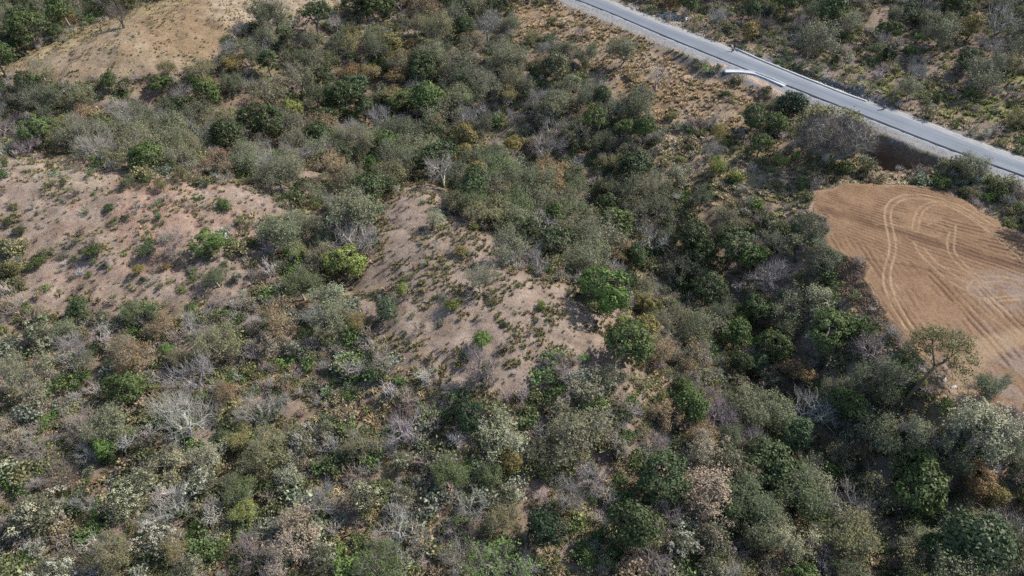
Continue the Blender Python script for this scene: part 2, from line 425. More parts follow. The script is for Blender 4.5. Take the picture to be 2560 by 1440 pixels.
def make_feathery(seed, H=5.6, base=.8, flat=1.0, leaf=.13, nt=300, per=8, shell=.5, lump=.22, fuzz=.42, joined=False, rag=.6):
    rng = np.random.default_rng(seed)
    segs, tips = limbs_and_tips(rng, 5.1, H - .4, base, nt, .0125, flat, shell, first=.22, lump=lump, rag=rag)
    root = np.array([0, 0, base * .5]); tw, b, c = twig_geo(rng, tips, root, .85, 6, .0088)
    g = Geo(); g.tubes(segs, 3, None, rng); g.tubes(tw, 3, None, rng)
    tr = None if joined else g.mesh("trunk", M_BARK)
    g = g if joined else Geo()
    ends = c[rng.random(len(c)) < min(1, per / 12)]; sub = 3; m = len(ends) * sub; P1 = np.repeat(ends, sub, 0) + rng.normal(size=(m, 3)) * .09
    m2 = nt * per // 5; ci = rng.integers(0, nt, m2); P2 = tips[ci] + rng.normal(size=(m2, 3)) * np.array([fuzz, fuzz, fuzz * .6])
    P = np.vstack([P1, P2]); m = len(P)
    v = np.clip(.5 + .16 * np.sin(P[:, 0] * 2.1 + seed) * np.cos(P[:, 1] * 2.3 + seed) + rng.normal(size=m) * .2, 0, 1)
    g.cards(P, (P - root) / 3 + rng.normal(size=(m, 3)) * .8 + np.array([0, 0, .5]), leaf * rng.uniform(.6, 1.5, m), v, rng)
    if joined: return g.mesh("wood", M_SLEAF)
    return {"crown": (g.mesh("crown", M_LEAF), 'c'), "trunk": (tr, 't')}

def make_bare(seed, H=5.4, base=.6, nt=420, num=4, flat=1.0, shell=.25, r_tip=.012, rt=.0115, tl=.7, first=.12, lump=.25, up=.35, rag=.5):
    rng = np.random.default_rng(seed)
    segs, tips = limbs_and_tips(rng, 5.0, H - .4, base, nt, r_tip, flat, shell, first=first, lump=lump, rag=rag)
    thick = segs[segs[:, 6] > r_tip * 1.8]; thin = segs[segs[:, 6] <= r_tip * 1.8]
    g = Geo(); g.tubes(thick, 4, None, rng); tr = g.mesh("trunk", M_BARK)
    g = Geo(); g.tubes(thin, 3, None, rng)
    tw, b, c = twig_geo(rng, tips, np.array([0, 0, base]), tl, num, rt, up)
    g.tubes(tw, 3, None, rng)
    return {"crown": (g.mesh("crown", M_TWIG), 'c'), "trunk": (tr, 't')}

def make_tall(seed):
    """high bare trunk forking into a few long limbs under a thin wide crown"""
    rng = np.random.default_rng(seed); n_ = 300
    an = rng.uniform(0, 6.28, n_); rad = rng.random(n_) ** .55; x = np.cos(an) * rad * 2.7; y = np.sin(an) * rad * 2.7
    z = 4.0 + 2.2 * np.sqrt(np.clip(1 - rad ** 2, 0, 1)) - rng.random(n_) ** 1.5 * .9 + np.sin(an * 3 + 1) * .2
    tips = np.stack([x, y, z], -1)
    trunk = [(-.95, -.2, -.3, -.75, -.15, 1.0, .155, .135), (-.75, -.15, 1.0, -.3, 0, 2.1, .135, .12)]
    segs = np.vstack([trunk, skeleton(rng, (-.3, 0, 2.1), tips, .0085, power=.5, lead=.35, first=.12)])
    g = Geo(); g.tubes(segs, 5, None, rng); tr = g.mesh("trunk", M_BARK)
    g = Geo(); tw, b_, c_ = twig_geo(rng, tips, np.array([0, 0, 3.0]), .35, 3, .007); g.tubes(tw, 3, .6, rng)
    keep = rng.random(n_) < .8; tt = tips[keep]; per = 22; m = len(tt) * per; ci = np.repeat(np.arange(len(tt)), per)
    P = tt[ci] + rng.normal(size=(m, 3)) * np.array([.17, .17, .07]); v = np.clip(.5 + rng.normal(size=len(tt))[ci] * .2 + rng.normal(size=m) * .15, 0, 1)
    g.cards(P, rng.normal(size=(m, 3)) * .6 + np.array([0, 0, 1.]), .10 * rng.uniform(.7, 1.4, m), v, rng)
    return {"crown": (g.mesh("crown", M_LEAF), 'c'), "trunk": (tr, 't')}

def make_blossom(seed, H=5.2, base=1.1, nclump=105, per=25, cr=.36):
    rng = np.random.default_rng(seed)
    segs, tips = limbs_and_tips(rng, 5.2, H - .3, base, 160, .017, 1.0, .5, first=.35, lump=.25)
    g = Geo(); g.tubes(segs, 3, None, rng); tr = g.mesh("trunk", M_BARK)
    c = envelope(rng, nclump, 5.3, H - .2, base, 1.0, .78, .28, .7); c = c[c[:, 2] > base + .8]
    k = len(c); m = k * per; ci = np.repeat(np.arange(k), per)
    dv = rng.normal(size=(m, 3)); dv /= np.linalg.norm(dv, axis=1, keepdims=True)
    P = c[ci] + dv * (cr * rng.uniform(.4, 1.2, k)[ci] * rng.uniform(.5, 1.05, m))[:, None] * np.array([1.1, 1.1, .6])
    g = Geo(); v = np.clip(.5 + rng.normal(size=k)[ci] * .2 + rng.normal(size=m) * .15, 0, 1)
    g.cards(P, dv + rng.normal(size=(m, 3)) * .5 + np.array([0, 0, .6]), .12 * rng.uniform(.7, 1.4, m), v, rng, 1.1)
    bl = g.mesh("blossom", M_LEAF)
    m = 160 * 13; ci = np.repeat(np.arange(160), 13)
    P = tips[ci] * np.array([.93, .93, .95]) + rng.normal(size=(m, 3)) * .3
    g = Geo(); g.cards(P, P / 4 + rng.normal(size=(m, 3)), .17 * rng.uniform(.7, 1.4, m), rng.random(m), rng)
    return {"blossom": (bl, 'c'), "crown": (g.mesh("crown", M_LEAF), 'u'), "trunk": (tr, 't')}

def make_shrub(seed, H=3.6, leaf=.20, nclump=60, per=42, cr=.75, shell=.6):
    rng = np.random.default_rng(seed)
    tips = envelope(rng, 60, 4.8, H - .3, .3, 1.0, .5)
    segs = np.vstack([skeleton(rng, (rng.normal() * .25, rng.normal() * .25, -.2), tips[i::4], .035, first=.1) for i in range(4)])
    g = Geo(); g.tubes(segs, 3, None, rng); tr = g.mesh("stems", M_BARK)
    c = envelope(rng, nclump, 5.0, H - .3, .35, 1.0, shell, .3)
    m = nclump * per; ci = np.repeat(np.arange(nclump), per)
    dv = rng.normal(size=(m, 3)); dv /= np.linalg.norm(dv, axis=1, keepdims=True)
    P = c[ci] + dv * (cr * rng.uniform(.5, 1.3, nclump)[ci] * rng.uniform(.5, 1.1, m))[:, None] * np.array([1.1, 1.1, .8])
    P[:, 2] = np.maximum(P[:, 2], .05)
    v = np.clip(.5 + rng.normal(size=nclump)[ci] * .18 + rng.normal(size=m) * .18, 0, 1)
    g = Geo(); g.cards(P, dv + np.array([0, 0, .3]) + rng.normal(size=(m, 3)) * .6, leaf * rng.uniform(.6, 1.5, m), v, rng)
    return {"foliage": (g.mesh("foliage", M_LEAF), 'c'), "stems": (tr, 't')}

KINDS = {
 'D': [make_dense(100 + i, H=[6.0, 6.6, 5.4, 6.2, 7.0, 5.7][i], base=[1.2, 1.0, 1.3, .9, 1.1, 1.2][i], cr=[.62, .55, .7, .5, .6, .52][i], lump=[.2, .24, .17, .26, .21, .23][i]) for i in range(6)],
 'U': [make_dense(150 + i, H=5.0 + i * .3, base=2.0, flat=.75, leaf=.17, nclump=120, per=30, cr=.5, shell=.5) for i in range(3)],
 'F': [make_feathery(200 + i, H=[5.4, 6.0, 4.6, 5.6, 6.4, 5.0, 5.2, 4.4, 5.7, 4.9, 6.1, 5.1][i], nt=[260, 290, 240, 180, 260, 220, 160, 230, 140, 200, 230, 270][i], per=[9, 8, 9, 7, 9, 6, 7, 8, 6, 10, 7, 5][i],
        shell=[.5, .55, .4, .3, .6, .4, .3, .45, .3, .5, .4, .5][i], lump=[.22, .25, .2, .28, .24, .3, .26, .21, .23, .27, .29, .2][i], flat=[1, 1, .8, 1, 1, .85, .9, .8, 1, .8, 1, .9][i], rag=[.3, .7, 1, .5, .8, 1, .6, .9, 1, .4, .7, 1][i]) for i in range(12)],
 'B': [make_bare(300 + i, H=[4.6, 3.8, 5.6, 4.2, 5.0, 3.6, 4.4, 5.2, 3.9, 4.8][i], first=[.12, .03, .3, .05, .2, .02, .08, .25, .04, .1][i], nt=[210, 170, 230, 180, 250, 140, 120, 90, 200, 160][i], num=[3, 3, 3, 3, 3, 4, 4, 4, 3, 3][i], rt=.0115, tl=1.0,
        r_tip=[.0165, .0165, .0165, .0165, .015, .018, .018, .021, .016, .017][i], lump=[.24, .3, .2, .28, .22, .3, .27, .25, .29, .23][i], shell=[.25, .2, .3, .2, .35, .2, .2, .2, .25, .3][i], rag=[.3, .7, .5, 1, .4, .8, 1, .9, .6, .8][i]) for i in range(10)],
 'W': [make_blossom(400 + i, H=[5.4, 5.0, 5.8, 4.7, 5.2, 4.5][i], nclump=[105, 80, 95, 60, 45, 70][i], cr=[.36, .42, .33, .45, .5, .38][i]) for i in range(6)],
 'S': [make_shrub(500 + i, H=[3.6, 3.0, 4.2, 3.4, 2.7][i]) for i in range(5)],
 'C': [make_bare(600, H=5.0, base=.9, nt=1300, rag=0, num=4, shell=.6, r_tip=.0066, rt=.0062, tl=.45, first=.04, lump=.10)],
 'L': [make_tall(700)],
}
def _u(): pass
WH = {'D': 1.0, 'U': .82, 'F': .92, 'B': .88, 'W': .88, 'S': .66, 'C': .85, 'L': 1.1}
ZC = {'D': .58, 'U': .72, 'F': .6, 'B': .55, 'W': .66, 'S': .5, 'C': .58, 'L': .86}

_WARM = lambda c: (c[0] * 1.42, c[1] * 1.30, c[2] * 1.22)
LEAFC = {
 'dk': ((.044, .064, .028), "dark green"), 'gr': ((.058, .088, .030), "green"), 'br': ((.078, .135, .036), "bright green"),
 'li': ((.125, .158, .045), "lime green"), 'ol': ((.105, .108, .052), "olive"), 'yo': ((.145, .132, .05), "yellowish olive"),
 'or': ((.155, .112, .058), "orange-brown"), 'gg': ((.096, .112, .062), "grey-green"), 'pg': ((.175, .20, .125), "pale green"),
 'te': ((.056, .084, .044), "bluish green"), 'cr': ((.33, .33, .215), "cream"), 'wh': ((.37, .37, .31), "white"),
 'ta': ((.27, .215, .15), "tan"), 'pk': ((.55, .43, .48), "pale pink"), 'vd': ((.018, .034, .016), "blackish green")}
TWIGC = {'g': ((.20, .19, .178), "grey"), 'w': ((.215, .203, .19), "whitish"), 'p': ((.175, .148, .146), "purplish grey"),
         'b': ((.115, .095, .08), "dark brown"), 'k': ((.235, .20, .182), "pinkish grey")}
KNAME = {'D': 'leafy_tree', 'U': 'leafy_tree', 'F': 'feathery_tree', 'B': 'bare_tree', 'C': 'bare_tree', 'L': 'leafy_tree', 'W': 'blossoming_tree', 'S': 'shrub'}
KCAT = {'leafy_tree': 'tree', 'feathery_tree': 'feathery tree', 'bare_tree': 'bare tree', 'blossoming_tree': 'flowering tree', 'shrub': 'shrub'}
FORM = {'D': "dense round-crowned", 'U': "flat-topped", 'F': "feathery open-crowned", 'B': "leafless", 'C': "leafless", 'L': "tall", 'W': "blossoming", 'S': "bushy"}

# x, y of the crown in the photo, its width there in photo pixels, kind, colour
HAND = """
295 34 76 B b;246 57 44 B b;793 42 95 U dk;665 38 92 F dk;602 62 45 B g;276 206 52 D gr;400 206 46 D gr;497 172 84 F yo;415 166 48 F ol;335 186 42 B k
98 168 78 F ol;60 205 60 D dk;20 90 62 D dk;60 30 55 F ol;85 38 56 D dk;115 16 52 B g;135 40 42 F yo;72 68 62 F gg;112 62 50 F ol;140 72 44 D dk
190 18 50 D dk;158 22 46 D gr;14 118 60 D vd;45 108 46 F dk;735 282 66 D li;690 292 55 F yo;640 322 52 D or;692 335 52 D or;447 360 56 U br;710 382 66 U br
336 352 72 F ol;350 280 68 B g;300 260 92 B k;210 286 88 F or;292 300 46 F li;145 300 42 F yo;235 362 122 B g;420 250 62 F gr;435 300 72 F gg;493 325 32 D li
62 322 64 B w;20 300 74 B p;555 335 78 B g;415 392 62 B g;540 390 62 B g;820 372 66 B g;403 457 44 F ol;658 426 58 F ol;565 442 42 B g;316 452 42 F gg
453 432 48 F ol;813 188 72 D dk;672 160 56 D dk;578 155 52 F yo;520 205 36 F li;618 208 58 B g;705 85 62 D dk;672 72 82 F gg;620 125 78 F dk;740 130 72 F dk
786 100 60 F gg;729 240 42 D dk;1135 44 82 F gg;1150 14 60 D gr;1041 62 72 F ol;1065 68 32 D te;1058 20 72 F or;978 104 62 D yo;1005 132 52 D or;975 142 52 F yo
1030 110 48 F or;1068 116 52 F yo;1000 190 82 U or;992 240 76 F yo;975 264 52 D dk;880 176 56 F or;884 216 78 D te;1200 46 42 B b;1253 55 52 B g;1263 86 48 B g
1247 132 92 F gg;1330 92 46 F ol;1468 128 78 F gr;1455 76 42 B p;1398 165 84 D gg;1434 202 54 D pg;1195 196 82 F gg;1152 236 92 F gg;1370 222 58 B w;1337 256 64 B g
1586 262 88 F dk;1078 285 92 F gg;882 302 28 D br;1085 322 62 F or;1165 328 74 D yo;965 368 92 U gr;927 412 62 D br;895 342 78 F gg;1196 432 88 D yo;1129 392 62 B w
1170 376 48 B g;965 452 80 W wh;1068 392 84 F ol;1287 352 62 U yo;1337 356 48 U yo;1385 322 78 B g;1320 318 52 B g;1498 300 88 U gr;1565 324 78 U gr;1374 412 82 F or
1280 420 62 F pg;1354 455 92 F or;1405 425 48 F gr;1535 396 62 F yo;1572 360 62 F gg;1616 402 74 B g;1525 460 74 F ol;1985 252 92 D vd;1950 330 36 W pk;1938 312 58 D gr
1800 322 48 F yo;1885 292 72 D dk;1780 300 62 B g;1902 364 58 D gr;1785 372 72 B g;1795 413 56 F li;1950 400 42 F li;1815 232 30 S gr;2432 415 84 F gg;2358 452 62 S gr
2495 472 62 S gr;2116 412 60 S gr;2338 26 74 B p;1905 44 84 B b;1875 76 58 D yo;1800 36 74 B g;2036 20 74 F dk;2110 36 62 F li;2046 88 96 F gg
2235 42 36 D te;2197 82 48 W cr;2194 116 48 F gg;2232 130 44 D vd;2432 66 66 D yo;2358 76 66 D gr;2278 30 62 D dk;2405 22 66 D dk;2305 176 74 B g;2280 216 74 F gg
2466 176 104 F gg;2530 156 62 F yo;2342 246 30 S gr;2449 252 30 S dk;2546 290 56 F ol;2090 148 30 S dk;269 517 33 S dk;20 553 36 S dk;46 578 38 S dk;30 512 28 S ol
235 624 62 S gr;368 625 56 S te;518 606 76 D br;422 600 80 B k;343 673 36 S yo;413 668 26 S yo;115 630 46 S gg;90 655 44 S gr;10 614 42 S gr;30 672 64 S ol
540 690 62 F dk;588 690 40 W wh;632 690 54 B b;505 545 18 B b;690 576 124 F gg;752 705 112 F gr;862 648 104 D li;205 776 68 D dk;248 790 48 W cr;98 828 94 W cr
180 860 114 B w;309 850 48 W cr;330 885 104 F or;336 775 92 F gr;403 812 84 F or;420 880 38 D br;475 812 98 B g;487 922 156 B g;325 968 106 D gr;695 795 114 F or
800 790 88 B w;732 862 64 W wh;50 945 156 F gg;630 865 62 B b;545 745 64 B p;70 776 36 S br;205 900 64 F dk;1085 547 60 F pg;1152 622 40 S yo;1198 693 100 F gg
1008 725 42 D li;960 765 76 D te;1185 568 28 S li;1128 763 44 S li;1205 850 62 D br;1310 612 96 B g;1350 655 74 B g;1404 610 62 F pg;1484 540 62 D or;1455 655 94 F gg
1510 728 140 D br;1620 765 64 D yo;1635 590 124 B w;1540 615 84 F or;1572 860 136 D gr;1562 812 62 D li;1657 728 42 W cr;1395 900 84 B p;1530 930 106 W cr;1355 760 36 S li
1235 755 28 S ol;1200 520 96 F ol;1290 545 112 F gg;1140 500 70 F ol;960 915 74 B k;1205 908 118 B p;895 800 62 F yo;1050 815 50 B b;1260 810 26 S dk;2035 562 88 F dk
2058 640 82 F dk;1940 685 116 B g;1888 640 84 D br;1835 620 112 D dk;1727 597 96 D dk;1828 545 84 F ol;1935 860 100 D gr;1898 910 58 D te;2085 818 124 D gr;2000 925 86 U or
1845 785 58 D li;1985 765 94 F gg;2062 745 94 F pg;2187 860 124 B p;2488 955 100 F te;2205 940 132 F dk;2298 952 38 D li;107 1050 52 S br;500 985 46 S br;570 975 72 F or
455 1050 176 B w;640 1030 116 B k;690 1005 74 B w;200 1057 104 B k;215 1130 84 B w;262 1130 62 D br;145 1185 106 B b;415 1145 94 F pg;345 1205 104 W cr;497 1200 94 W wh
73 1280 154 W cr;300 1260 116 W cr;420 1262 126 B w;200 1255 86 B g;380 1345 114 W wh;265 1390 112 F ol;740 1095 104 W wh;600 1100 84 F yo;715 1185 94 F pg;605 1225 84 F gr
612 1275 72 F li;740 1310 116 F ta;652 1320 74 B g;620 1375 126 B p;806 1390 84 W wh;118 1425 124 W wh;470 1425 84 W cr;437 1365 84 F yo;813 1073 62 W cr;1018 1063 126 B w
1165 1037 96 D vd;1246 1085 134 F pg;1430 1075 166 F gg;1405 1020 64 W wh;1470 978 94 W cr;1008 1148 62 W cr;1011 1236 62 W cr;1045 1200 44 W wh;910 1232 114 W cr;1120 1190 94 F gr
1220 1190 74 F gr;1270 1235 64 W cr;1170 1258 134 B w;1478 1185 116 B w;1415 1235 114 B k;1365 1330 126 D vd;1236 1395 186 F br;985 1340 144 B w;950 1425 124 F gr;1650 1100 84 B g
1378 1120 54 W wh;1470 1390 64 S gr;1635 1400 104 B p;1280 1155 64 D yo;897 1107 94 F ol;1728 1005 126 D gr;1828 1050 64 W ta;1762 1075 84 F or;2035 1015 146 B w;2197 1075 134 F gg
1995 1100 104 D te;2440 1065 154 F pg;2137 1258 136 B w;2311 1225 164 D gr;2440 1190 104 D or;2490 1245 74 D yo;2456 1345 206 D te;2355 1370 104 D gr;1985 1360 116 F pg;1908 1320 114 F gg
1770 1210 164 F ta;1985 1215 154 F dk;1784 1345 134 W ta;2137 1350 164 F ol;1818 1158 114 W ta;2070 1178 54 D br;1710 1360 94 W wh;1785 1420 80 W cr;2300 1090 110 F gg;2100 1130 90 F ol
1300 455 60 B g;1440 430 66 F gg;1640 480 80 F gg;1700 430 70 F pg;1590 530 90 F gg;1750 500 60 F dk;1420 500 90 F gg;1700 680 96 F dk;1780 720 92 D dk;1740 830 90 F dk
760 560 70 F gg;740 620 60 F li;830 500 90 B g;800 610 60 F dk;780 470 70 F gg;2455 1042 90 F gg;2552 1055 90 B p;2520 1030 80 B p;2540 1130 100 F dk;1680 290 40 S ol
"""
trees = []        # px, py, width px, kind, colour
for ln in HAND.replace("\n", ";").split(";"):
    f = ln.split()
    if len(f) == 5: trees.append((float(f[0]), float(f[1]), float(f[2]), f[3], f[4], True))

# ------------------------------------------------------------------ what covers the ground where (read off the photo)
Z_TL = [(-300,260),(0,165),(130,110),(220,58),(330,25),(450,-10),(450,-60),(900,-60),(880,12),(760,38),(640,52),(575,95),(540,145),(455,172),(360,190),(250,205),(140,200),(60,190),(0,190),(-300,300)]
Z_L = [(-300,400),(0,400),(120,388),(200,392),(270,432),(420,455),(560,462),(700,462),(700,510),(600,550),(560,600),(630,650),(650,760),(520,745),(400,760),(300,748),(150,770),(90,700),(60,620),(-20,560),(-300,560)]
Z_C = [(990,478),(1040,455),(1110,478),(1180,545),(1265,600),(1262,680),(1440,730),(1540,830),(1490,890),(1400,890),(1330,985),(1180,1000),(1050,940),(980,900),(930,850),(900,800),(880,760),(850,730),(905,690),(925,600)]
Z_GOLD = [(1280,10),(1440,6),(1560,60),(1660,110),(1720,170),(1900,240),(1930,300),(1840,330),(1720,300),(1650,330),(1600,250),(1500,215),(1420,170),(1500,130),(1430,90),(1300,100)]
Z_MR = [(1650,330),(1840,320),(1900,400),(2100,390),(2200,420),(2340,430),(2480,500),(2560,540),(2560,590),(2400,490),(2040,470),(2030,520),(2010,600),(1940,600),(1880,540),(1760,490),(1690,480),(1630,420)]
Z_FR = [(1560,-20),(1640,0),(1760,30),(1800,70),(1850,120),(1960,130),(2100,135),(2240,150),(2260,110),(2420,100),(2560,110),(2560,-20),(2900,-20),(2900,520),(2560,400),(2200,262),(1850,125),(1650,50)]
Z_FG = [(2060,150),(2200,150),(2260,200),(2420,230),(2560,170),(2900,170),(2900,420),(2560,330),(2400,290),(2250,240),(2130,200)]
Z_SEMI = [(600,480),(780,500),(800,640),(720,740),(600,640)]
Z_SEMI2 = [(1280,940),(1450,900),(1700,880),(1700,1000),(1650,1150),(1580,1300),(1500,1440),(1330,1440),(1290,1150)]
Z_BANK = [(2030,645),(2100,640),(2165,655),(2172,700),(2195,760),(2235,815),(2230,860),(2150,800),(2090,740),(2040,700)]
FLD = [tuple(p) for p in pad_px]
def soft(poly, px, py, w=10):
    return inpoly(px, py, poly)
def zones(x, y, z):
    px, py, dep = project(x, y, z)
    wx = (fbm(x / 5, y / 5, 40, 3) - .5) * 900 / np.maximum(dep, 40) * 2.2; wy = (fbm(x / 5, y / 5, 50, 3) - .5) * 500 / np.maximum(dep, 40) * 2.2
    qx, qy = px + wx, py + wy
    return px, py, qx, qy
def blur(a, it=2):
    for _ in range(it):
        b = a.copy(); b[1:-1] = (a[:-2] + 2 * a[1:-1] + a[2:]) / 4; a = b.copy()
        a[:, 1:-1] = (b[:, :-2] + 2 * b[:, 1:-1] + b[:, 2:]) / 4
    return a
px, py, qx, qy = zones(XX, YY, HZ)
def mask(poly, it=3): return blur(inpoly(qx, qy, poly).astype(float), it)
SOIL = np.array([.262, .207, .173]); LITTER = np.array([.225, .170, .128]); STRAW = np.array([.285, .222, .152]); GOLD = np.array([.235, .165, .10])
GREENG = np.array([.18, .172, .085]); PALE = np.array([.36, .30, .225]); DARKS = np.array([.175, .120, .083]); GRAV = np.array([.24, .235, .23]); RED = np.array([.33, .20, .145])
def lay(col, m, c): return col * (1 - m[..., None]) + c * m[..., None]
patch = fbm(XX / 6, YY / 6, 60, 4)
col = np.broadcast_to(LITTER, XX.shape + (3,)).copy()
col = lay(col, smooth(.5, .62, patch) * .75, SOIL)
col = lay(col, smooth(.52, .66, fbm(XX / 4, YY / 4, 61, 4)) * .5, GREENG)
m_tl, m_l, m_c, m_go, m_mr, m_fr, m_fg, m_bk = [mask(z) for z in (Z_TL, Z_L, Z_C, Z_GOLD, Z_MR, Z_FR, Z_FG, Z_BANK)]
col = lay(col, m_tl, STRAW * .8 + SOIL * .2)
col = lay(col, mask([(330,-40),(470,-40),(560,60),(590,110),(520,150),(400,130),(330,60)], 8) * .75, GOLD)
col = lay(col, mask([(560,-40),(900,-40),(860,30),(700,45),(600,60),(520,40)], 8) * .7, PALE)
col = lay(col, mask([(140,70),(450,-30),(480,0),(260,70),(150,130),(0,180),(0,150)], 5) * .6, np.array([.31, .26, .14]))
col = lay(col, m_l, SOIL); col = lay(col, mask([(60,400),(180,385),(290,440),(230,470),(90,460)], 8) * .75, PALE)
col = lay(col, m_l * smooth(.55, .7, fbm(XX / 7, YY / 7, 62)) * .5, RED)
col = lay(col, m_c, SOIL * 1.04)
col = lay(col, m_c * smooth(.56, .7, fbm(XX / 5, YY / 5, 64)) * .5, STRAW)
col = lay(col, m_go, STRAW * .55 + SOIL * .45); col = lay(col, m_go * smooth(.45, .6, fbm(XX / 5, YY / 5, 65)) * .8, GOLD)
col = lay(col, m_mr, STRAW * .6 + SOIL * .35); col = lay(col, m_mr * smooth(.5, .6, fbm(XX / 3, YY / 3, 66)) * .6, GREENG)
col = lay(col, m_fr, SOIL * .78 + STRAW * .1); col = lay(col, m_fr * smooth(.5, .62, patch) * .6, LITTER)
col = lay(col, m_fg * smooth(.38, .55, patch), GREENG * 1.15)
lowl = blur(((py > 700) & (px < 1750)).astype(float), 12)
col = lay(col, lowl * smooth(.32, .52, patch) * .8, SOIL * 1.08)
col = lay(col, blur(np.maximum(inpoly(qx, qy, Z_SEMI), inpoly(qx, qy, Z_SEMI2)).astype(float), 5) * .6, SOIL)
lit = smooth(.52, .64, fbm(XX / 1.6, YY / 1.6, 66, 4)) * smooth(.38, .6, fbm(XX / 9, YY / 9, 67, 3))
col = lay(col, (m_l + m_c) * lit * .65, np.array([.195, .148, .112]))
col = lay(col, (m_l + m_c) * smooth(.58, .68, fbm(XX / 1.1 + 50, YY / 1.1, 68, 3)) * .4, np.array([.37, .29, .225]))
col = lay(col, m_tl * smooth(.5, .62, fbm(XX / 1.3, YY / 2.2, 69, 4)) * .55, np.array([.21, .155, .095]))
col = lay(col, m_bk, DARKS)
dR, tR, sR = seg_dist(XX, YY, ROAD_PL); nearm = (sR * _side_near) > 0
eR = dR - HW + (fbm(XX / 1.5, YY / 1.5, 70, 3) - .5) * 1.6
gm = np.where(nearm, 1 - smooth(3.6, 4.6, eR), 1 - smooth(1.8, 3.0, eR))
gm = blur(gm, 2)
col = lay(col, gm, GRAV)
col = lay(col, blur(((eR > 2.5) & (eR < 6.5) & ~nearm & (px > 1930) & (px < 2160)).astype(float), 3) * .8, GRAV * .8)
col = lay(col, blur(((eR > 4) & (eR < 8) & nearm & (px > 2240)).astype(float), 4) * .9, np.array([.36, .26, .18]))
col = lay(col, blur(((eR > 1.5) & (eR < 7) & ~nearm & (px > 1570) & (px < 1800)).astype(float), 4) * .8, np.array([.40, .33, .26]))
col = lay(col, blur(((eR > 3.4) & (eR < 6) & nearm & (px > 1690) & (px < 1840)).astype(float), 2) * .9, np.array([.12, .11, .105]))
col = lay(col, blur(inpoly(qx, qy, [(2330,950),(2400,985),(2560,960),(2700,960),(2700,1060),(2560,1070),(2470,1050),(2400,1040),(2350,1000)]).astype(float), 3) * .85, np.array([.24, .172, .118]))
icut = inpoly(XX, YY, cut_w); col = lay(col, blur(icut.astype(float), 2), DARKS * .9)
# bare tracks that run down beside the lone tree and off the bench
for pl_, wd, c_ in (([(2410,930),(2400,1000),(2385,1060),(2440,1160),(2480,1230)], 1.3, np.array([.37, .28, .19])), ([(1425,1020),(1340,1130),(1300,1230)], .7, RED), ([(960,455),(1000,560)], .8, SOIL),
                    ([(1700,190),(1830,160),(1950,240)], .9, np.array([.45, .33, .25])), ([(500,1290),(540,1340),(560,1400)], 1.0, SOIL), ([(1430,1440),(1520,1350),(1640,1300)], 1.4, SOIL)):
    pw = [at(a, b)[:2] for a, b in pl_]
    dd, _, _ = seg_dist(XX, YY, pw); col = lay(col, (1 - smooth(wd * .6, wd * 1.4, dd + (fbm(XX / 2, YY / 2, 80) - .5) * wd)) * .85, c_)
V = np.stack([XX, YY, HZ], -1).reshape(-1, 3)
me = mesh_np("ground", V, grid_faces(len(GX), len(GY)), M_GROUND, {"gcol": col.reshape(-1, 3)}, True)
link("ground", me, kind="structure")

# ------------------------------------------------------------------ tilled field on its bench
def field_material():
    m, t, b = new_mat("tilled_soil"); p = pos(t)
    fu = N(t, "ShaderNodeAttribute", attribute_name="furrow").outputs["Fac"]
    tk = N(t, "ShaderNodeAttribute", attribute_name="track").outputs["Fac"]
    gy = N(t, "ShaderNodeAttribute", attribute_name="grey").outputs["Fac"]
    n1 = noise(t, .35, 4, .6, p); n2 = noise(t, 3.5, 5, .75, p)
    c = mixc(t, ramp(t, n1, [(.35, 0.0), (.65, 1.0)]), (.165, .102, .060, 1), (.208, .132, .080, 1))
    c = mixc(t, gy, c, (.195, .145, .112, 1))
    c = mixc(t, fu, c, (.092, .055, .035, 1))
    c = mixc(t, tk, c, (.275, .192, .118, 1))
    c = mixc(t, 1.0, c, ramp(t, n2, [(.34, .66), (.5, 1.0), (.7, 1.2)]), 'MULTIPLY')
    t.links.new(c, b.inputs["Base Color"]); b.inputs["Roughness"].default_value = 1; b.inputs["Specular IOR Level"].default_value = .05
    bump(t, b, n2, .9, .12)
    return m
x0, x1 = pad_w[:, 0].min() - 1.5, pad_w[:, 0].max() + 1.5; y0, y1 = pad_w[:, 1].min() - 1.5, pad_w[:, 1].max() + 1.5
fx = np.arange(x0, x1, .16); fy = np.arange(y0, y1, .16); FX, FY = np.meshgrid(fx, fy)
dp, _, _ = seg_dist(FX, FY, pad_pl); ip = inpoly(FX, FY, pad_poly); sd = np.where(ip, dp, -dp) + (fbm(FX / 2.6, FY / 2.6, 104, 4) - .5) * 2.2
fpx, fpy, _ = project(FX, FY, PAD_Z + 0 * FX)
# the furrows fan out: field lines run from the upper left to the lower right and steepen to the left edge
O = on_plane(1500., 330., PAD_Z)
ang = np.arctan2(FY - O[1], FX - O[0]); rr = np.hypot(FX - O[0], FY - O[1])
O2 = on_plane(1750., 40., PAD_Z); ang2 = np.arctan2(FY - O2[1], FX - O2[0])
ph1 = ang * 400 + 5 * fbm(FX / 5, FY / 5, 90, 3); ph2 = ang2 * 600 + 5 * fbm(FX / 5, FY / 5, 91, 3)
up = smooth(0, 40, (fpx - 2180) * .35 - (fpy - 640) + 20 * (fbm(FX / 5, FY / 5, 92) - .5))
def lines(ph, s): 
    k = np.floor(ph / (2 * np.pi)).astype(np.int64); a = _hash(k, k * 0 + 3, s); return (.5 + .5 * np.cos(ph)) ** 2 * (.25 + .75 * a ** 1.5), a
l1, a1 = lines(ph1, 5); l2, a2 = lines(ph2, 6)
brk = smooth(.30, .62, fbm(FX / 2.2, FY / 2.2, 95, 3))
fur = (l1 * up + l2 * (1 - up)) * brk
fur = np.clip(fur * 1.5, 0, 1)
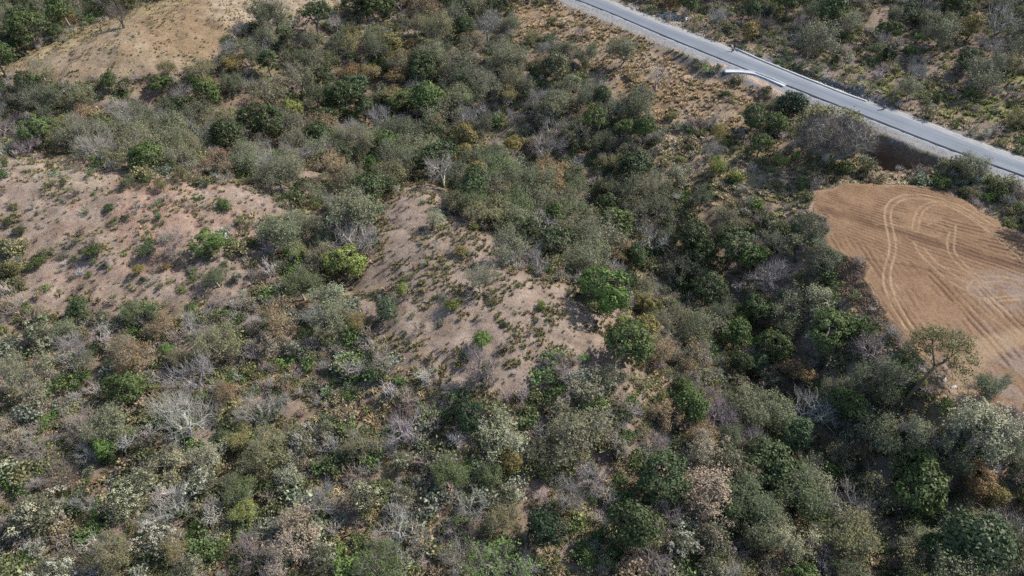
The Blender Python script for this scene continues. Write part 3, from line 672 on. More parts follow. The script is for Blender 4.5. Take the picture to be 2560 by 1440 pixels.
dk = 1 - smooth(.3, 1.5, seg_dist(FX, FY, [tuple(on_plane(a, b, PAD_Z)) for a, b in ((2060,528),(2130,545),(2230,575),(2330,605),(2420,632),(2560,668))])[0] + (fbm(FX, FY, 96) - .5) * 1.2)
dk2 = 1 - smooth(.1, .5, seg_dist(FX, FY, [tuple(on_plane(a, b, PAD_Z)) for a, b in ((2080,640),(2170,648),(2260,662),(2350,680))])[0] + (fbm(FX, FY, 97) - .5) * .7)
fur = np.clip(fur + dk * .6 + dk2 * .5, 0, 1)
grey = np.clip((1 - smooth(3, 9, seg_dist(FX, FY, [tuple(on_plane(a, b, PAD_Z)) for a, b in ((2420,960),(2500,900),(2560,940))])[0])) + (1 - smooth(2, 6, seg_dist(FX, FY, [tuple(on_plane(a, b, PAD_Z)) for a, b in ((2500,730),(2560,720))])[0])), 0, 1) * smooth(.35, .6, fbm(FX / 2, FY / 2, 98))
TR = [  # wheel marks, photo coordinates; pairs are listed one by one
 [(2560,610),(2480,560),(2400,510),(2330,485),(2270,482),(2225,492),(2207,520),(2212,555),(2225,600),(2230,635),(2215,655),(2203,672),(2207,715),(2225,760),(2250,800),(2275,835)],
 [(2560,635),(2470,575),(2390,520),(2320,492),(2275,490),(2235,502),(2221,525),(2228,555),(2238,590),(2246,625),(2238,645),(2222,672),(2224,715),(2245,760),(2265,795),(2290,830)],
 [(2280,573),(2285,545),(2300,515),(2330,503),(2370,505),(2430,540),(2500,590),(2560,640)],[(2296,577),(2300,545),(2312,520),(2340,509),(2380,515),(2440,555),(2510,610),(2560,655)],
 [(2376,578),(2368,600),(2370,630),(2388,655),(2420,680),(2460,715),(2490,745)],[(2390,560),(2388,590),(2384,625),(2400,650),(2435,680),(2475,720)],
 [(2283,603),(2300,635),(2330,665),(2370,700),(2420,730),(2470,755)],[(2310,620),(2340,655),(2390,690),(2440,720),(2500,760),(2530,790)],
 [(2530,790),(2480,750),(2430,740),(2415,725),(2425,705),(2455,692),(2500,690),(2560,702)],[(2560,712),(2500,702),(2465,705),(2445,718),(2450,735),(2480,760),(2510,790)],
 [(2450,748),(2500,742),(2560,738)],[(2470,757),(2520,750),(2560,748)],[(2240,712),(2275,770),(2320,820)],[(2230,560),(2280,578),(2340,592)],
 [(2405,498),(2470,545),(2560,600)],[(2412,490),(2500,545),(2560,590)],[(2310,545),(2330,552),(2370,575)],[(2320,562),(2340,550),(2362,552),(2378,565)],
 [(2190,560),(2240,560),(2290,573)],[(2560,860),(2500,850),(2460,830)],[(2430,745),(2470,790),(2530,830)],[(2412,735),(2430,775),(2480,820)],
]
trk = np.zeros_like(FX)
for k, pl_ in enumerate(TR):
    pw = smooth_pl(on_plane(*np.array(pl_, float).T, PAD_Z), 40, 6); d_, _, _ = seg_dist(FX, FY, [tuple(p) for p in pw])
    st = .95 if k < 2 else .72 if k < 12 else .45
    trk = np.maximum(trk, st * (1 - smooth(.07, .24, d_ + (fbm(FX / .6, FY / .6, 99, 2) - .5) * .12)) * (.55 + .45 * smooth(.3, .6, fbm(FX / 1.5, FY / 1.5, 101, 2))))
wide = [tuple(on_plane(a, b, PAD_Z)) for a, b in ((2600,838),(2520,850),(2460,868),(2425,900),(2405,950),(2400,1010))]
dw, _, _ = seg_dist(FX, FY, wide); trk = np.maximum(trk, .6 * (1 - smooth(.9, 2.0, dw + (fbm(FX, FY, 102) - .5) * 1.6)))
edge = (1 - smooth(.1, .8, sd)) * smooth(-.2, .3, sd); trk = np.maximum(trk, edge * .35)
FZ = PAD_Z + .02 - fur * .07 - trk * .03 + (fbm(FX / .5, FY / .5, 103, 3) - .5) * .08
FZ = np.where(sd < 0, PAD_Z - .05 + sd * .9, FZ)
gf = grid_faces(len(fx), len(fy)); keep = (sd.ravel()[gf] > -1.0).all(1)
V = np.stack([FX, FY, FZ], -1).reshape(-1, 3); gf = gf[keep]; used, inv = np.unique(gf, return_inverse=True)
me = mesh_np("tilled_field", V[used], inv.reshape(-1, 4), field_material(), {"furrow": fur.ravel()[used], "track": trk.ravel()[used], "grey": grey.ravel()[used]}, True)
link("tilled_field", me, kind="structure")

# ------------------------------------------------------------------ road
def ribbon(name, A, B, z, mat, lat=8, skirt=.2, zfun=None, wob=0.0):
    """a sheet between two edge lines with its own thickness at the sides"""
    nA = len(A); us = np.r_[-.001, np.linspace(0, 1, lat), 1.001]; V = []; U = []; S = []
    s = np.r_[0, np.cumsum(np.hypot(*np.diff((A + B) / 2, axis=0).T))]
    for k, u in enumerate(us):
        P = A * (1 - u) + B * u
        zz = np.full(nA, z) if zfun is None else zfun(u, s, P)
        if k in (0, len(us) - 1): zz = zz - skirt
        if wob: P = P + (B - A) / np.hypot(*(B - A).T)[:, None] * ((fbm(s / 1.5, s * 0 + (0 if u < .5 else 9), 7) - .5) * wob * (1 if u <= 0.001 or u >= .999 else 0))[:, None]
        V.append(np.c_[P, zz]); U.append(np.full(nA, np.clip(u, 0, 1))); S.append(s)
    V = np.array(V).reshape(-1, 3)
    return mesh_np(name, V, grid_faces(nA, len(us)), mat, {"u": np.array(U).ravel(), "s": np.array(S).ravel()}, False)
def road_material():
    m, t, b = new_mat("worn_asphalt"); p = pos(t)
    u = N(t, "ShaderNodeAttribute", attribute_name="u").outputs["Fac"]; s = N(t, "ShaderNodeAttribute", attribute_name="s").outputs["Fac"]
    n1 = noise(t, 14, 4, .7, p)
    cm = N(t, "ShaderNodeCombineXYZ"); t.links.new(u, cm.inputs[0]); t.links.new(s, cm.inputs[1])
    mp = N(t, "ShaderNodeMapping"); mp.inputs["Scale"].default_value = (9, .05, 1); t.links.new(cm.outputs[0], mp.inputs[0])
    n2 = noise(t, 1.4, 4, .6, mp.outputs[0]); n3 = noise(t, .25, 3, .6, p)
    c = ramp(t, u, [(0, (.26, .265, .27)), (.10, (.27, .27, .275)), (.13, (.13, .14, .155)), (.16, (.185, .20, .215)), (.5, (.145, .16, .18)), (.62, (.165, .18, .20)), (.86, (.185, .20, .215)), (.93, (.215, .225, .235)), (1, (.235, .235, .235))])
    n5 = noise(t, 1.1, 5, .7, p)
    ed = N(t, "ShaderNodeMath", operation='SUBTRACT'); t.links.new(u, ed.inputs[0]); ed.inputs[1].default_value = .5
    ea = N(t, "ShaderNodeMath", operation='ABSOLUTE'); t.links.new(ed.outputs[0], ea.inputs[0])
    es = N(t, "ShaderNodeMath", operation='ADD'); t.links.new(ea.outputs[0], es.inputs[0])
    c = mixc(t, 1.0, c, (.84, .85, .88, 1), 'MULTIPLY')
    em = N(t, "ShaderNodeMath", operation='MULTIPLY'); t.links.new(n5, em.inputs[0]); em.inputs[1].default_value = .22; t.links.new(em.outputs[0], es.inputs[1])
    c = mixc(t, ramp(t, es.outputs[0], [(.565, 0.0), (.60, .75)]), c, (.25, .235, .21, 1))
    c = mixc(t, ramp(t, noise(t, .12, 2, .5, p), [(.58, 0.0), (.60, .3)]), c, (.13, .14, .155, 1))
    c = mixc(t, 1.0, c, ramp(t, n2, [(.3, .84), (.7, 1.14)]), 'MULTIPLY')
    c = mixc(t, 1.0, c, ramp(t, n3, [(.3, .93), (.7, 1.07)]), 'MULTIPLY')
    c = mixc(t, 1.0, c, ramp(t, n1, [(.3, .88), (.7, 1.12)]), 'MULTIPLY')
    t.links.new(c, b.inputs["Base Color"]); b.inputs["Roughness"].default_value = .8; bump(t, b, n1, .4, .02)
    return m
link("road", ribbon("road", near_w, far_w, ROAD_Z, road_material(), 12, .25, lambda u, s, P: np.full(len(P), ROAD_Z + .1 * (1 - (2 * u - 1) ** 2))), kind="structure")
M_GRAV = simple_mat("grey_gravel", (.165, .175, .19), (.235, .24, .25), .9, .08, .95, 9)
M_GRAVL = simple_mat("pale_gravel", (.215, .212, .205), (.28, .27, .25), .7, .06, .95, 8)
dark_u = near_w + nrm * .02
link("gravel_shoulder", ribbon("gravel_shoulder", near_w + nrm * 3.3, near_w + nrm * .12, 0, M_GRAV, 8, .6, lambda u, s, P: ROAD_Z - .16 - .5 * (1 - u) ** 2 + (fbm(P[:, 0] / 1.2, P[:, 1] / 1.2, 31, 2) - .5) * .12, 1.2), kind="structure")
link("gravel_verge", ribbon("gravel_verge", far_w + 0 * nrm, far_w - nrm * 1.5, 0, M_GRAVL, 6, .5, lambda u, s, P: ROAD_Z - .05 - .1 * u + (fbm(P[:, 0] / 1.2, P[:, 1] / 1.2, 32, 2) - .5) * .05, .9), kind="structure")

M_CONC = simple_mat("white_concrete", (.40, .41, .415), (.53, .54, .54), 1.5, .01, .8, 7)
M_CONCG = simple_mat("grey_concrete", (.45, .44, .42), (.56, .55, .52), 1.5, .01, .85, 12)
M_WOOD = simple_mat("weathered_timber", (.12, .09, .075), (.20, .16, .13), 2, .01, .9, 15)
M_STONE = simple_mat("pale_stone", (.28, .27, .255), (.44, .43, .41), 1.5, .04, .9, 8)
M_DSTONE = simple_mat("dark_rubble", (.15, .14, .135), (.30, .29, .275), 1.5, .04, .95, 8)
def thing(name, label, cat, loc=(0, 0, 0), group=None, rz=0.0, scale=None):
    o = bpy.data.objects.new(name, None); sc.collection.objects.link(o); o.location = loc; o.rotation_euler = (0, 0, rz)
    o.empty_display_size = .3; o["label"] = label; o["category"] = cat
    if group: o["group"] = group
    if scale: o.scale = scale
    return o
def profile_run(name, path, prof, mat, z, parent=None):
    """sweep a closed cross-section (offset sideways, height) along a path"""
    P = smooth_pl(path, 40, 4); T = np.gradient(P, axis=0); T /= np.hypot(*T.T)[:, None]; Sd = np.stack([T[:, 1], -T[:, 0]], -1)
    k = len(prof); V = np.array([[[*(P[i] + Sd[i] * a), z + b] for a, b in prof] for i in range(len(P))]).reshape(-1, 3)
    Q = [[i * k + j, i * k + (j + 1) % k, (i + 1) * k + (j + 1) % k, (i + 1) * k + j] for i in range(len(P) - 1) for j in range(k)]
    me = mesh_np(name, V, np.array(Q), mat)
    import bmesh
    bm = bmesh.new(); bm.from_mesh(me); bm.faces.new([bm.verts[:][j] for j in range(k)][::-1]) if False else None
    bm.verts.ensure_lookup_table(); bm.faces.new([bm.verts[j] for j in range(k)]); bm.faces.new([bm.verts[(len(P) - 1) * k + j] for j in range(k)][::-1])
    bmesh.ops.recalc_face_normals(bm, faces=bm.faces[:]); bm.to_mesh(me); bm.free()
    return me
kp = on_plane(*np.array([(1838,121),(1866,133),(1900,149),(1998,189),(2111,234),(2166,253)], float).T, ROAD_Z)
k_ = link("kerb", profile_run("kerb", kp, [(-.15, -.2), (.15, -.2), (.14, .09), (.11, .12), (-.11, .12), (-.14, .09)], M_CONC, ROAD_Z + .02))
k_["label"] = "long white concrete kerb along the far edge of the grey road"; k_["category"] = "kerb"
dp_ = on_plane(*np.array([(1811,180),(1850,180),(1886,184),(1925,199),(1962,216)], float).T, ROAD_Z - .2)
t_ = thing("drain_chute", "white concrete drain chute bending away from the near edge of the road", "drain chute")
link("channel", profile_run("channel", dp_, [(-.45, -.3), (.45, -.3), (.45, .0), (.33, .02), (.22, -.10), (-.22, -.10), (-.33, .02), (-.45, .0)], M_CONC, ROAD_Z + .03), t_)
for sg in (-1, 1):
    q = smooth_pl(dp_, 40, 4); T = np.gradient(q, axis=0); T /= np.hypot(*T.T)[:, None]; Sd = np.stack([T[:, 1], -T[:, 0]], -1)
    link("lip", profile_run("lip", q + Sd * .52 * sg, [(-.065, -.3), (.065, -.3), (.065, .07), (-.065, .07)], M_CONC, ROAD_Z + .03), t_)
bd = on_plane(*np.array([(2185,253),(2198,259),(2212,266)], float).T, ROAD_Z)
b_ = link("timber_board", profile_run("timber_board", bd, [(-.05, 0), (.05, 0), (.05, .3), (-.05, .3)], M_WOOD, ROAD_Z - .05))
b_["label"] = "long dark timber board on edge beside the road behind the crouching worker"; b_["category"] = "board"

def lathe_pipe(L, r, rin, k=20):
    a = np.linspace(0, 2 * np.pi, k, endpoint=False); ring = np.stack([np.cos(a), np.sin(a)], -1)
    V = []
    for x, q in ((0, r), (0, rin), (L, rin), (L, r), (L * .9, r), (L * .9, r * 1.0)):
        pass
    secs = [(0, r * 1.12), (L * .12, r * 1.12), (L * .121, r), (L, r), (L, rin), (0, rin)]
    for x, q in secs: V += [(x, *(ring[i] * q)) for i in range(k)]
    Q = [[s_ * k + i, s_ * k + (i + 1) % k, ((s_ + 1) % 6) * k + (i + 1) % k, ((s_ + 1) % 6) * k + i] for s_ in range(6) for i in range(k)]
    return np.array(V), np.array(Q)
def ground_dir(p, q):
    a = np.array(at(*p)[:2]); b = np.array(at(*q)[:2]); return a, b
a, b = ground_dir((1710, 53), (1722, 48)); V, Q = lathe_pipe(1.6, .36, .27)
o = link("concrete_pipe", mesh_np("concrete_pipe", V, Q, M_CONC, None, True)); o.location = (a[0], a[1], float(ground(*a)) + .36); o.rotation_euler = (0, 0, math.radians(28))
o["label"] = "short white concrete pipe lying beyond the road past the stone heap"; o["category"] = "pipe"

def rock_mesh(seed, name, mat, sub=2, rough=.28, sq=(1, .8, .6)):
    import bmesh
    bm = bmesh.new(); bmesh.ops.create_icosphere(bm, subdivisions=sub, radius=1.0); rr_ = random.Random(seed)
    off = [Vector((rr_.uniform(-1, 1), rr_.uniform(-1, 1), rr_.uniform(-1, 1))).normalized() for _ in range(7)]; cut_ = [rr_.uniform(.55, .85) for _ in off]
    for v in bm.verts:
        for d_, c_ in zip(off, cut_):
            k = v.co.dot(d_)
            if k > c_: v.co -= d_ * (k - c_) * .85
        v.co *= 1 + rr_.uniform(-.05, .05); v.co = Vector((v.co.x * sq[0], v.co.y * sq[1], v.co.z * sq[2]))
    me = bpy.data.meshes.new(name); bm.to_mesh(me); bm.free(); me.materials.append(mat)
    a_ = me.attributes.new("v", 'FLOAT', 'POINT'); a_.data.foreach_set("value", [rr_.random() for _ in me.vertices])
    return me
# heap of broken stone: one mound of stones
x, y, z, _ = at(1680, 44); g = Geo(); rg = np.random.default_rng(5)
rk = [rock_mesh(20 + i, "stone", M_STONE, 1) for i in range(3)]
rkd = [(np.array([v.co[:] for v in m_.vertices]), np.array([p.vertices[:] for p in m_.polygons])) for m_ in rk]
for i in range(420):
    r_ = rg.random() ** .6; an = rg.uniform(0, 6.28); ex, ey = math.cos(an) * r_ * 2.9, math.sin(an) * r_ * 1.6
    hz = .75 * (1 - r_ ** 1.5) * (.7 + .5 * rg.random()); Vr, Tr = rkd[i % 3]; s_ = rg.uniform(.10, .30)
    ca, sa = math.cos(an * 7), math.sin(an * 7); Vr2 = Vr @ np.array([[ca, sa, 0], [-sa, ca, 0], [0, 0, 1]]) * s_
    gx, gy = ex * .82 + ey * .55, -ex * .55 + ey * .82
    g.add(Vr2 + np.array([gx, gy, hz + float(ground(x + gx, y + gy)) - z]), T=Tr)
me = g.mesh("stone_heap", M_STONE); o = link("stone_heap", me); o.location = (x, y, z)
o["label"] = "heap of broken grey stone on the far roadside near the white pipe"; o["category"] = "stone heap"
for k, (px_, py_, s_, lb) in enumerate([(2300,925,.42,"pale boulder at the field corner left of the lone tree trunk"),(2360,951,.4,"grey-white rock just right of the lone tree trunk, topmost of its row"),
                                        (2372,958,.3,"small whitish rock in the middle of the row right of the lone tree trunk"),(2384,971,.55,"largest white boulder lowest in the row beside the lone tree"),
                                        (2350,945,.38,"dark grey rock nearest the lone tree trunk")]):
    x, y, z, _ = at(px_, py_); o = link("boulder", rock_mesh(60 + k, "boulder", M_DSTONE if "dark" in lb else M_STONE)); o.location = (x, y, z + s_ * .2); o.scale = (s_,) * 3
    o.rotation_euler = (0, 0, k * 1.3); o["label"] = lb; o["category"] = "boulder"; o["group"] = "boulders beside the tilled field"
def log_thing(p, q, r, mat, label, name="fallen_log"):
    a = np.array(at(*p)[:3]); b = np.array(at(*q)[:3]); a[2] += r * .8; b[2] += r * .9; rg = np.random.default_rng(int(p[0]))
    pts = [a + (b - a) * u + rg.normal(size=3) * r * .5 * (0 < u < 1) for u in np.linspace(0, 1, 6)]
    g = Geo(); g.tubes([(*pts[i], *pts[i + 1], r * (1 - i * .1), r * (.9 - i * .1)) for i in range(5)], 8)
    for u in (2, 3, 4):
        d = rg.normal(size=3) * r * 2.4; d[2] = abs(d[2]); g.tubes([(*pts[u], *(pts[u] + d), r * .35, r * .12)], 5)
    o = link(name, g.mesh(name, mat)); o["label"] = label; o["category"] = "log"; return o
log_thing((2160,401), (2190,394), .22, M_STONE, "pale bleached log lying below the dark earth cut under the road")
log_thing((1040,757), (1075,757), .12, M_WOOD, "dark fallen branch lying on the pink soil of the central spur")
x, y, z, _ = at(274, 662); V, Q = lathe_pipe(.9, .42, .02, 12); V = V[:, [2, 1, 0]]
o = link("tree_stump", mesh_np("tree_stump", V, Q, M_WOOD)); o.location = (x, y, z); o.scale = (1.2, 1.1, 1); o["label"] = "charred dark tree stump on the left hillside below the round green shrub"; o["category"] = "stump"

# ------------------------------------------------------------------ two crouching road workers
def person(px_, py_, label, shirt, trousers, hat, rz):
    x, y = on_plane(px_, py_, ROAD_Z); root = thing("person", label, "person", (float(x), float(y), ROAD_Z + .02), "workers at the roadside", rz)
    m_skin = simple_mat("skin", (.28, .16, .10), (.32, .19, .12), 4, .001); ms = simple_mat("shirt", shirt, tuple(c * 1.1 for c in shirt), 4, .003); mt = simple_mat("trousers", trousers, tuple(c * 1.1 for c in trousers), 4, .003); mh = simple_mat("hat", hat, tuple(c * 1.1 for c in hat), 4, .003)
    J = {'pel': (0, 0, .38, .15), 'wai': (.10, 0, .55, .13), 'che': (.24, 0, .74, .155), 'nec': (.33, 0, .90, .06), 'hd0': (.38, 0, .98, .085), 'hd1': (.42, 0, 1.10, .10)}
    E = [('pel', 'wai'), ('wai', 'che'), ('che', 'nec'), ('nec', 'hd0'), ('hd0', 'hd1')]
    for s_, n_ in ((1, 'l'), (-1, 'r')):
        J['hip' + n_] = (.02, .11 * s_, .36, .095); J['kn' + n_] = (.40 if s_ > 0 else .30, .17 * s_, .50 if s_ > 0 else .20, .07); J['an' + n_] = (.22 if s_ > 0 else .0, .15 * s_, .08, .048); J['to' + n_] = (.40 if s_ > 0 else .16, .16 * s_, .045, .045)
        J['sh' + n_] = (.26, .19 * s_, .80, .062); J['el' + n_] = (.40, .26 * s_, .58, .045); J['wr' + n_] = (.58, .16 * s_, .44, .032); J['pa' + n_] = (.64, .13 * s_, .40, .035)
        E += [('pel', 'hip' + n_), ('hip' + n_, 'kn' + n_), ('kn' + n_, 'an' + n_), ('an' + n_, 'to' + n_), ('che', 'sh' + n_), ('sh' + n_, 'el' + n_), ('el' + n_, 'wr' + n_), ('wr' + n_, 'pa' + n_)]
        for f in range(5):
            J['f%d%s' % (f, n_)] = (.64 + (.075 if f < 4 else .03), .13 * s_ + (f - 1.5) * .016 * s_ if f < 4 else .13 * s_ - .05 * s_, .355 if f < 4 else .385, .009); E.append(('pa' + n_, 'f%d%s' % (f, n_)))
    def skin(name, scale, mat, keys=None):
        ks = list(J) if keys is None else keys; idx = {k: i for i, k in enumerate(ks)}
        me = bpy.data.meshes.new(name); me.from_pydata([J[k][:3] for k in ks], [(idx[a], idx[b]) for a, b in E if a in idx and b in idx], [])
        o = bpy.data.objects.new(name, me); sc.collection.objects.link(o)
        md = o.modifiers.new("s", 'SKIN'); me.skin_vertices[0].data
        for k in ks: me.skin_vertices[0].data[idx[k]].radius = (J[k][3] * scale,) * 2
        me.skin_vertices[0].data[0].use_root = True
        o.modifiers.new("d", 'SUBSURF').levels = 1; o.modifiers["d"].render_levels = 1
        me.materials.append(mat); o.parent = root; return o
    skin("body", 1.0, m_skin)
    skin("shirt", 1.16, ms, ['wai', 'che', 'shl', 'shr', 'ell', 'elr'])
    skin("trousers", 1.16, mt, ['pel', 'hipl', 'hipr', 'knl', 'knr', 'anl', 'anr'])
    V, Q = lathe_pipe(.11, .125, .01, 14); V = V[:, [2, 1, 0]] * np.array([1, 1, 1])
    brim = Geo(); brim.add(V + np.array([.43, 0, 1.12]), Q); V2, Q2 = lathe_pipe(.02, .19, .01, 14); brim.add(V2[:, [2, 1, 0]] + np.array([.43, 0, 1.12]), Q2)
    link("hat", brim.mesh("hat", mh), root)
person(2211, 273, "crouching worker in a pale shirt and dark hat beside the end of the timber board", (.55, .56, .58), (.05, .06, .09), (.03, .03, .03), math.radians(200))
person(1833, 129, "crouching worker in dark blue and a pale hat where the white kerb starts", (.05, .055, .09), (.04, .045, .07), (.6, .58, .55), math.radians(160))

# ------------------------------------------------------------------ fill the rest of the wood
def dens(px_, py_):
    """trees per 100 m2, mix of kinds and colours for a place seen in the photo"""
    P = (px_, py_)
    def inz(z): return bool(inpoly(np.array(P[0]), np.array(P[1]), z))
    if inz(FLD): return 0, None
    if inz(Z_BANK): return .15, 'bank'
    if inz(Z_TL) or inz(Z_C): return 0, None
    if inz(Z_L): return .35, 'hill'
    if inz(Z_GOLD): return .14, 'gold'
    if inz(Z_SEMI) or inz(Z_SEMI2): return .55, 'lowleft'
    if inz(Z_MR): return .6, 'scrub'
    if inz(Z_FG): return .3, 'scrub'
    if inz(Z_FR) and P[1] > 60 and P[0] < 2400: return .3, 'scrub'
    if P[0] > 1750 and P[1] < 130: return .95, 'farright'
    if P[0] > 1560 and P[1] > 950: return 2.3, 'lowright'
    if P[1] > 780 and P[0] < 1560: return 1.0, 'lowleft'
    if P[0] > 1080 and P[1] > 400: return 3.2, 'valley'
    if P[0] < 900 and P[1] > 480: return 1.1, 'lowleft'
    return 2.8, 'top'
MIX = {
 'bank': [('S', 'ol', 1)], 'hill': [('S', 'ol', 3), ('S', 'gr', 2), ('B', 'k', 2), ('S', 'dk', 1)], 'gold': [('B', 'k', 2), ('S', 'ol', 2), ('F', 'gg', 1)],
 'scrub': [('S', 'gr', 3), ('S', 'li', 1.5), ('S', 'ol', 4), ('F', 'gg', .8), ('B', 'g', 1)],
 'farright': [('F', 'gg', 4), ('B', 'g', 3), ('D', 'dk', 3), ('F', 'ol', 3), ('B', 'p', 2), ('D', 'gr', 1)],
 'lowright': [('F', 'gg', 5), ('F', 'dk', 4), ('F', 'ol', 3), ('B', 'g', 3), ('D', 'gr', 2), ('B', 'p', 1.5), ('W', 'ta', .5), ('D', 'dk', 2), ('F', 'ta', .6)],
 'lowleft': [('B', 'g', 3), ('B', 'w', 1.6), ('B', 'k', 2.2), ('F', 'ol', 4), ('F', 'gr', 1.8), ('F', 'gg', 3), ('F', 'ta', 1.2), ('W', 'cr', .5), ('S', 'gr', 2), ('F', 'or', 1), ('S', 'li', 1.0), ('F', 'dk', 1), ('F', 'pg', 1)],
 'valley': [('F', 'gg', 2.2), ('F', 'dk', 4.5), ('D', 'dk', 5), ('F', 'ol', 2.2), ('B', 'g', 2.2), ('D', 'gr', 3), ('F', 'gr', 2), ('F', 'or', .5), ('D', 'yo', .6)],
 'top': [('F', 'gg', 4.5), ('B', 'g', 3.2), ('F', 'dk', 4), ('F', 'ol', 3), ('D', 'dk', 3.6), ('B', 'p', 1), ('F', 'or', .9), ('D', 'gr', 1.2), ('F', 'yo', .8)]}
WIDTH = {'D': (5, 9), 'U': (6, 9), 'F': (4.5, 8.5), 'B': (4, 8), 'W': (3.5, 6), 'S': (1.6, 3.4)}
placed = []      # x, y, z, width m, kind, colour, px, py, hand
for px_, py_, w_, k, c, hand in trees:
    wm = 6.0
    for _ in range(3):
        x, y, z, dep = at(px_, py_, ZC[k] * WH[k] * wm); wm = w_ * dep / FPX
    placed.append([x, y, z, wm, k, c, px_, py_, True])
rg = random.Random(11)
cells = {}
def cell_add(p):
    cells.setdefault((int(p[0] // 10), int(p[1] // 10)), []).append(p)
for p in placed: cell_add(p)
for px_, py_, w_, k in ((2092, 330, 235, 'C'), (2368, 872, 150, 'L'), (2505, 50, 120, 'B')):
    x, y, z, dep = at(px_, py_, 5.0); cell_add([x, y, z, w_ * dep / FPX])
def clear(x, y, rad, f=.62):
    cx, cy = int(x // 10), int(y // 10)
    for i in (-1, 0, 1):
        for j in (-1, 0, 1):
            for q in cells.get((cx + i, cy + j), ()):
                if math.hypot(q[0] - x, q[1] - y) < f * (rad + q[3] / 2): return False
    return True
tries = 0; MAXF = 560
cand = []
while tries < 26000 and len(cand) < 620:
    tries += 1
    y = 30 + 190 * rg.random() ** .8; x = rg.uniform(-1, 1) * (26 + y * .80); z = float(ground(x, y))
    d, _, _ = seg_dist(np.array(x), np.array(y), ROAD_PL)
    if d < HW + 8.5: continue
    a, b, dep = project(x, y, z)
    if a < -160 or a > 2720 or b > 1640 or b < -70: continue
    dn, zn = dens(float(a), float(b))
    if zn is None or rg.random() > dn / 3.2: continue
    mx = MIX[zn]; k, c, _ = rg.choices(mx, [m_[2] for m_ in mx])[0]
    lo, hi = WIDTH[k]; wm = rg.uniform(lo, hi)
    if b > 700 and a < 1750 and k != 'S': wm *= rg.uniform(.42, .8)
    elif b > 900 and k != 'S': wm *= .8
    if not clear(x, y, wm / 2, .50 if zn != 'hill' else 1.4): continue
    pc = project(x, y, z + ZC[k] * WH[k] * wm); pt = project(x, y, z + WH[k] * wm * .95)
    if zn not in ('hill', 'gold', 'scrub') and any(bool(inpoly(np.array(q[0]), np.array(q[1]), Z)) for q in (pc, pt) for Z in (Z_TL, Z_L, Z_C, FLD, Z_GOLD)): continue
    if k != 'S' and any(bool(inpoly(np.array(q[0]), np.array(q[1]), Z)) for q in (pc, (a, b)) for Z in ([(1960,250),(2400,300),(2420,430),(1960,430)], [(2225,780),(2480,780),(2480,1010),(2225,1000)], [(2030,640),(2170,650),(2250,830),(2150,820),(2060,740)], [(1640,300),(2000,390),(2560,400),(2560,600),(2400,495),(2040,480),(1950,600),(1700,420)])): continue
    if zn in ('hill', 'gold', 'scrub') and bool(inpoly(np.array(pt[0]), np.array(pt[1]), FLD)): continue
    p = [x, y, z, wm, k, c, float(pc[0]), float(pc[1]), False]; cand.append(p); cell_add(p)
placed += cand

# ------------------------------------------------------------------ names for every tree
MARKS = [(2370,620,"the tilled field"),(2096,322,"the huge bare tree"),(2368,862,"the lone tall tree"),(1150,640,"the central spur"),(350,560,"the open left hillside"),
         (330,110,"the dry pasture"),(1950,180,"the white kerb"),(1560,120,"the golden grass slope"),(1720,45,"the white pipe"),(860,650,"the left gully lime tree"),
         (735,282,"the upper lime tree"),(1572,860,"the big spur-foot tree"),(1935,860,"the round ravine tree"),(455,1050,"the wide whitish thicket"),
         (1165,1037,"the blackish tree"),(1236,1395,"the bright bottom-edge tree"),(2456,1345,"the biggest corner crown"),(1365,1330,"the darkest bottom crown"),
         (2505,45,"the top-right corner tree"),(98,828,"the left-edge cream tree"),(910,1232,"the bottom cream clump"),(793,42,"the pasture-edge umbrella tree"),
         (1635,590,"the white skeleton tree"),(2440,1190,"the bottom-right orange tree"),(1530,930,"the cream spur-foot tree"),(1000,190,"the orange upper-valley tree"),(1196,432,"the olive mid-valley dome"),
         (1985,252,"the blackish roadside tree"),(276,206,"the green pasture-foot tree"),(1510,728,"the bright green valley tree"),(325,968,"the left green dome"),(2137,1258,"the whitish ravine tree"),
         (73,1280,"the bottom-left cream tree"),(380,1345,"the bottom white blossom"),(1188,790,"the spur's dotted slope"),(1498,300,"the flat-topped valley pair"),(2035,1015,"the whitish ravine-edge tree"),(695,795,"the orange gully tree")]
def plain(p):
    return f"{(TWIGC if p[4] in 'BC' else LEAFC)[p[5]][1]} {SHORT[p[4]]}"
SHORT = {'D': "round tree", 'U': "flat-topped tree", 'F': "feathery tree", 'B': "leafless tree", 'C': "leafless tree", 'L': "tree", 'W': "blossoming tree", 'S': "shrub"}
def direction(dx, dy):
    a_ = abs(dx); b_ = abs(dy); h_ = "right" if dx > 0 else "left"; v_ = "below" if dy > 0 else "above"
    return f"{h_} of" if a_ > 2.2 * b_ else v_ if b_ > 2.2 * a_ else f"{v_} and {h_} of"
placed.sort(key=lambda p: -p[3] * FPX / max(1.0, float(project(p[0], p[1], p[2])[2])))
PX = np.array([[p[6], p[7]] for p in placed]); usedl = set(); final = []
